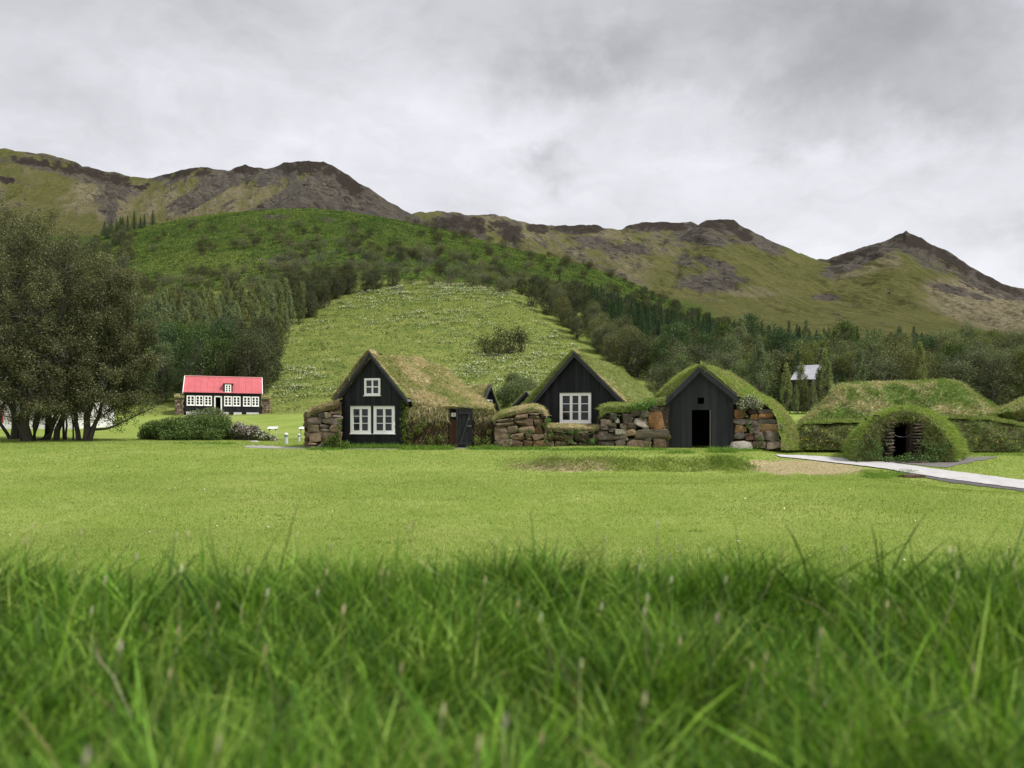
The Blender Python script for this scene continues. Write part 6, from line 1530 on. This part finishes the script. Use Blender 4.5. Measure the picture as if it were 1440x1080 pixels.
for a, b, y, n, L in ((478, 566, 628, 170, .28), (566, 632, 630, 90, .24), (664, 700, 629.5, 60, .22), (700, 770, 630, 70, .15), (770, 935, 631, 120, .14), (940, 972, 635, 40, .14), (1000, 1030, 634, 70, .24), (1030, 1100, 632, 60, .14), (1100, 1200, 633, 90, .22), (1196, 1245, 642, 70, .25), (1300, 1350, 645, 60, .25), (434, 478, 630, 50, .14), (245, 330, 622, 40, .12)):
    for k in range(n): tuft_at(r_.uniform(a, b), y+1.6+r_.uniform(-.6, 1.4), 16, L, .12, [(.10, .19, .03), (.13, .23, .04), (.17, .26, .055)], 26, wd=.02)
tag(tf.build('grass_tufts', m_grass), kind='stuff')
# dead straw on the bare patch by the path
for k in range(900):
    px, py = r_.normal(1128, 44), r_.normal(657, 4.5)
    if abs(px-1128) < 100 and 647 < py < 668: tuft_at(px, py, 7, .07, .12, [(.44, .38, .21), (.52, .45, .27), (.32, .26, .14), (.38, .37, .16)], 12, wd=.013)
# daisies and pale flecks in the lawn
dz_ = MB(); n = 420; Y = r_.uniform(9, 33, n); X = r_.uniform(-.65, .65, n)*Y; P = np.stack([X, Y, height(X, Y)+.05], 1)
k = fbm(X/3, Y/3, 7, 2, 7) > .02; P = P[k]
add_leaves(dz_, P, .03, pick([(.7, .7, .66), (.75, .72, .45)], len(P), r_), r_, upbias=2.5, asp=1.); tag(dz_.build('daisies', m_petal), kind='stuff')

# hillside cover: tussocks, white flowers, leafy patches
hg = MB()
n = 52000; Y = np.sqrt(r_.uniform(104**2, 244**2, n)); px = r_.uniform(360, 980, n); k = in_meadow(px, Y); px, Y = px[k], Y[k]; X = (px-720)*Y/F
m = fbm(X/3.5, Y/1.6, 0, 3, 71); P = np.stack([X, Y, height(X, Y)], 1); n = len(X)
c = np.where((m > .05)[:, None], pick([(.08, .115, .035), (.10, .14, .042)], n, r_), pick([(.17, .205, .06), (.20, .23, .07), (.14, .175, .048)], n, r_))
add_blades(hg, P, np.tile([0, 0, 1.], (n, 1)), (.30+.25*(m > .05))*r_.uniform(.5, 1.2, n)*(.7+Y/400), .16*(.5+Y/300), c, .7, 0, .5, seg=1, seed=3)
n = 70000; Y = np.sqrt(r_.uniform(243**2, 415**2, n)); px = r_.uniform(140, 1020, n); X = (px-720)*Y/F
m = fbm(X/6, Y/5, 0, 3, 73); P = np.stack([X, Y, height(X, Y)], 1)
c = np.where((m > .02)[:, None], pick([(.05, .095, .022), (.065, .115, .026)], n, r_), pick([(.11, .18, .036), (.14, .20, .045), (.17, .20, .055)], n, r_))
add_blades(hg, P, np.tile([0, 0, 1.], (n, 1)), .75*r_.uniform(.5, 1.3, n), .5, c, .7, 0, .6, seg=1, seed=4)
tag(hg.build('hill_grass', m_grass), kind='stuff')
wfm = MB(); n = 3300; Y = np.sqrt(r_.uniform(106**2, 241**2, n)); px = r_.uniform(370, 960, n); k = in_meadow(px, Y); px, Y = px[k], Y[k]; X = (px-720)*Y/F
dn = fbm(X/14, Y/12, 0, 3, 77)+.12*(ell(px, Y, 400, 150, 60, 60, soft=.6))+.10*ell(px, Y, 740, 175, 110, 40, soft=.7)+.1*(Y > 205); k = dn+r_.normal(0, .06, len(X)) > .03; X, Y = X[k], Y[k]
for x, y in zip(X, Y):
    m = r_.integers(6, 20); q = r_.normal(0, 1, (m, 3))*[.75, .3, .10]; P = np.array([x, y, 0])+q; P[:, 2] = height1(x, y)+.55+q[:, 2]+r_.normal(0, .1, m)
    add_leaves(wfm, P, .19*(.5+y/260), pick([(.60, .60, .47), (.50, .52, .38), (.42, .46, .28)], m, r_), r_, upbias=1.2, asp=.9)
    q = r_.normal(0, 1, (10, 3))*[.8, .35, .08]; P = np.array([x, y, P[:, 2].mean()-.3])+q
    add_leaves(wfm, P, .32, pick([(.07, .11, .035), (.10, .14, .05)], 10, r_), r_, upbias=.3)
tag(wfm.build('white_wildflowers', m_petal), kind='stuff')

# long grass round the viewer
fg = MB()
def tufted(mb, ya, yb, dens, k, L, Wd, pal, seed, fan=.38, lean=.30, seg=3, spread=.014, wide=0):
    """long grass growing in tufts: blades of a tuft share colour and lean and fan out"""
    r = np.random.default_rng(seed); n = int(dens*(yb-ya)*(.80*(ya+yb)+.8))
    Y = np.sqrt(r.uniform((ya+.5)**2, (yb+.5)**2, n))-.5; X = r.uniform(-1, 1, n)*(.80*Y+.4)
    if wide:                                          # the same grass, thinner, beside and behind the viewer
        n = int(dens*(yb-ya)*2*wide); X = r.uniform(-wide, wide, n); Y = r.uniform(ya, yb, n); q = np.abs(X) > .8*np.maximum(Y, 0)+.38; X, Y = X[q], Y[q]; n = len(X)
    size = np.clip(1+1.1*fbm(X/.22, Y/.22, 0, 3, seed), .45, 1.6)
    c = pick(pal, n, r, .22); ln = r.normal(0, lean, (n, 2))+[.12, 0]
    rp = lambda a: np.repeat(a, k, 0)
    X, Y, size, c, ln = rp(X)+r.normal(0, spread, n*k), rp(Y)+r.normal(0, spread, n*k), rp(size), rp(c), rp(ln); m = n*k
    ok = (Y > .12) | (np.abs(X) > .35); X, Y, size, c, ln = X[ok], Y[ok], size[ok], c[ok], ln[ok]; m = len(X)
    P = np.stack([X, Y, height(X, Y)-.004], 1); N = np.concatenate([ln, np.zeros((m, 1))], 1)
    c = np.clip(c*(1+r.normal(0, .12, (m, 1))), .008, 1)
    add_blades(mb, P, N, L*size*r.uniform(.5, 1.15, m), Wd*r.uniform(.6, 1.35, m), c, 1.0, 1.0, fan*.6, seg=seg, seed=seed, bend=.34)
tufted(fg, .2, 1.64, 2600, 14, .138, .0038, G1, 12, fan=.32, lean=.24)
tufted(fg, -.9, 1.7, 800, 12, .150, .0058, G1, 19, wide=3.4)
tufted(fg, .2, 1.62, 150, 7, .185, .0048, G1, 13, fan=.4, lean=.28, seg=4)
lawn_layer(fg, .18, 1.6, 9000, .07, .003, [(.10, .14, .03), (.14, .15, .05), (.07, .11, .02)], margin=.80, seed=18, seg=2)
lawn_layer(fg, .5, 1.6, 240, .15, .004, [(.30, .27, .13), (.22, .22, .07), (.36, .33, .20)], margin=.80, seed=16, seg=3, rand=.6)
lawn_layer(fg, 1.1, 1.75, 30, .23, .0048, [(.06, .14, .02), (.085, .18, .03)], margin=.80, seed=17, seg=5, up=1.5, rand=.2)
lawn_layer(fg, 1.4, 3.2, 7000, .12, .004, G1+[(.13, .22, .035)], margin=.78, seed=14, seg=2)
lawn_layer(fg, 3.1, 5.8, 2300, .08, .006, G1+LAWN, margin=.76, seed=15, seg=1)
lawn_layer(fg, .5, 1.6, 260, .15, .005, [(.30, .27, .13), (.22, .22, .07), (.36, .33, .20)], margin=.80, seed=16, seg=3, rand=.6)
lawn_layer(fg, 1.1, 1.75, 30, .23, .0045, [(.06, .14, .02), (.085, .18, .03)], margin=.80, seed=17, seg=5, up=1.5, rand=.2)
# bold clumps that stand up into the lawn
for px, Y, n, L in ((70, 1.15, 16, .27), (100, 1.2, 12, .30), (130, 1.25, 8, .24), (265, 1.3, 7, .24), (820, 1.35, 5, .30), (880, 1.4, 8, .22), (1010, 1.3, 8, .24), (1060, 1.3, 7, .25), (1120, 1.2, 9, .22), (1225, 1.5, 16, .27), (1255, 1.45, 12, .24), (1300, 1.5, 9, .24), (1385, 1.5, 18, .27), (1420, 1.5, 16, .26), (1440, 1.4, 12, .27), (660, 1.25, 7, .21), (1170, 1.2, 10, .24), (30, 1.1, 10, .26), (450, 1.25, 5, .22), (200, 1.15, 5, .24)):
    x = (px-720)*Y/F; P = np.array([x, Y, 0])+r_.normal(0, 1, (n, 3))*[.035, .05, 0]; P[:, 2] = height(P[:, 0], P[:, 1])
    add_blades(fg, P, np.tile([0, 0, 1.], (n, 1)), (L-.03)*r_.uniform(.5, 1.1, n), .0055, pick(G1, n, r_), 1.4, 0, .25, seg=5, seed=int(px))
tag(fg.build('long_grass', m_fgrass), kind='stuff')
sd = MB(); n = 110; Y = np.sqrt(r_.uniform(.45**2, 1.7**2, n)); X = r_.uniform(-.8, .8, n)*(Y+.2); Z = height(X, Y)
for x, y, z in zip(X, Y, Z):
    h_ = r_.uniform(.11, .20); e = np.array([x+r_.normal(0, .03), y+r_.normal(0, .03), z+h_])
    sd.tube([(x, y, z), e], [.0008, .0006], 3, (.25, .24, .12), cap=False)
    c = pick([(.42, .42, .22), (.50, .49, .32), (.36, .32, .15), (.45, .44, .22)], 1, r_)[0]
    sd.tube([e, e+[.001, 0, .004], e+[.002, .001, .010], e+[.002, .001, .014]], [.0007, .0017, .0015, .0004], 6, c)
tag(sd.build('seed_heads', m_petal), kind='stuff')

# small rows of look-alikes: say which one, counted from the left
ORD = ['leftmost', 'second', 'third', 'fourth', 'fifth', 'sixth', 'seventh', 'eighth', 'ninth', 'tenth', 'eleventh', 'twelfth', 'thirteenth', 'fourteenth', 'fifteenth', 'sixteenth', 'seventeenth', 'eighteenth', 'nineteenth', 'twentieth', 'twenty first', 'twenty second', 'twenty third', 'twenty fourth', 'twenty fifth']
for gname, what in (('spruces on the left saddle', 'tiny dark spruces on the saddle under the left mountain'), ('young spruces under the cabin', 'young spruces at the field edge under the cabin'),
                    ('trees on the low wood edge', 'grey green trees on the low wood edge'), ('pale saplings before the wood', 'slim pale saplings before the right wood'), ('shrub clump in the meadow', 'dark shrubs clumped in the flowering meadow')):
    os_ = sorted([o for o in S.objects if o.get('group') == gname and o.get('category')], key=lambda o: o.location.x/o.location.y)
    for i, o in enumerate(os_):
        if len(os_) <= 25: o['label'] = (ORD[i] if i == 0 else ('rightmost' if i == len(os_)-1 else ORD[i]+' from the left'))+' of the '+what
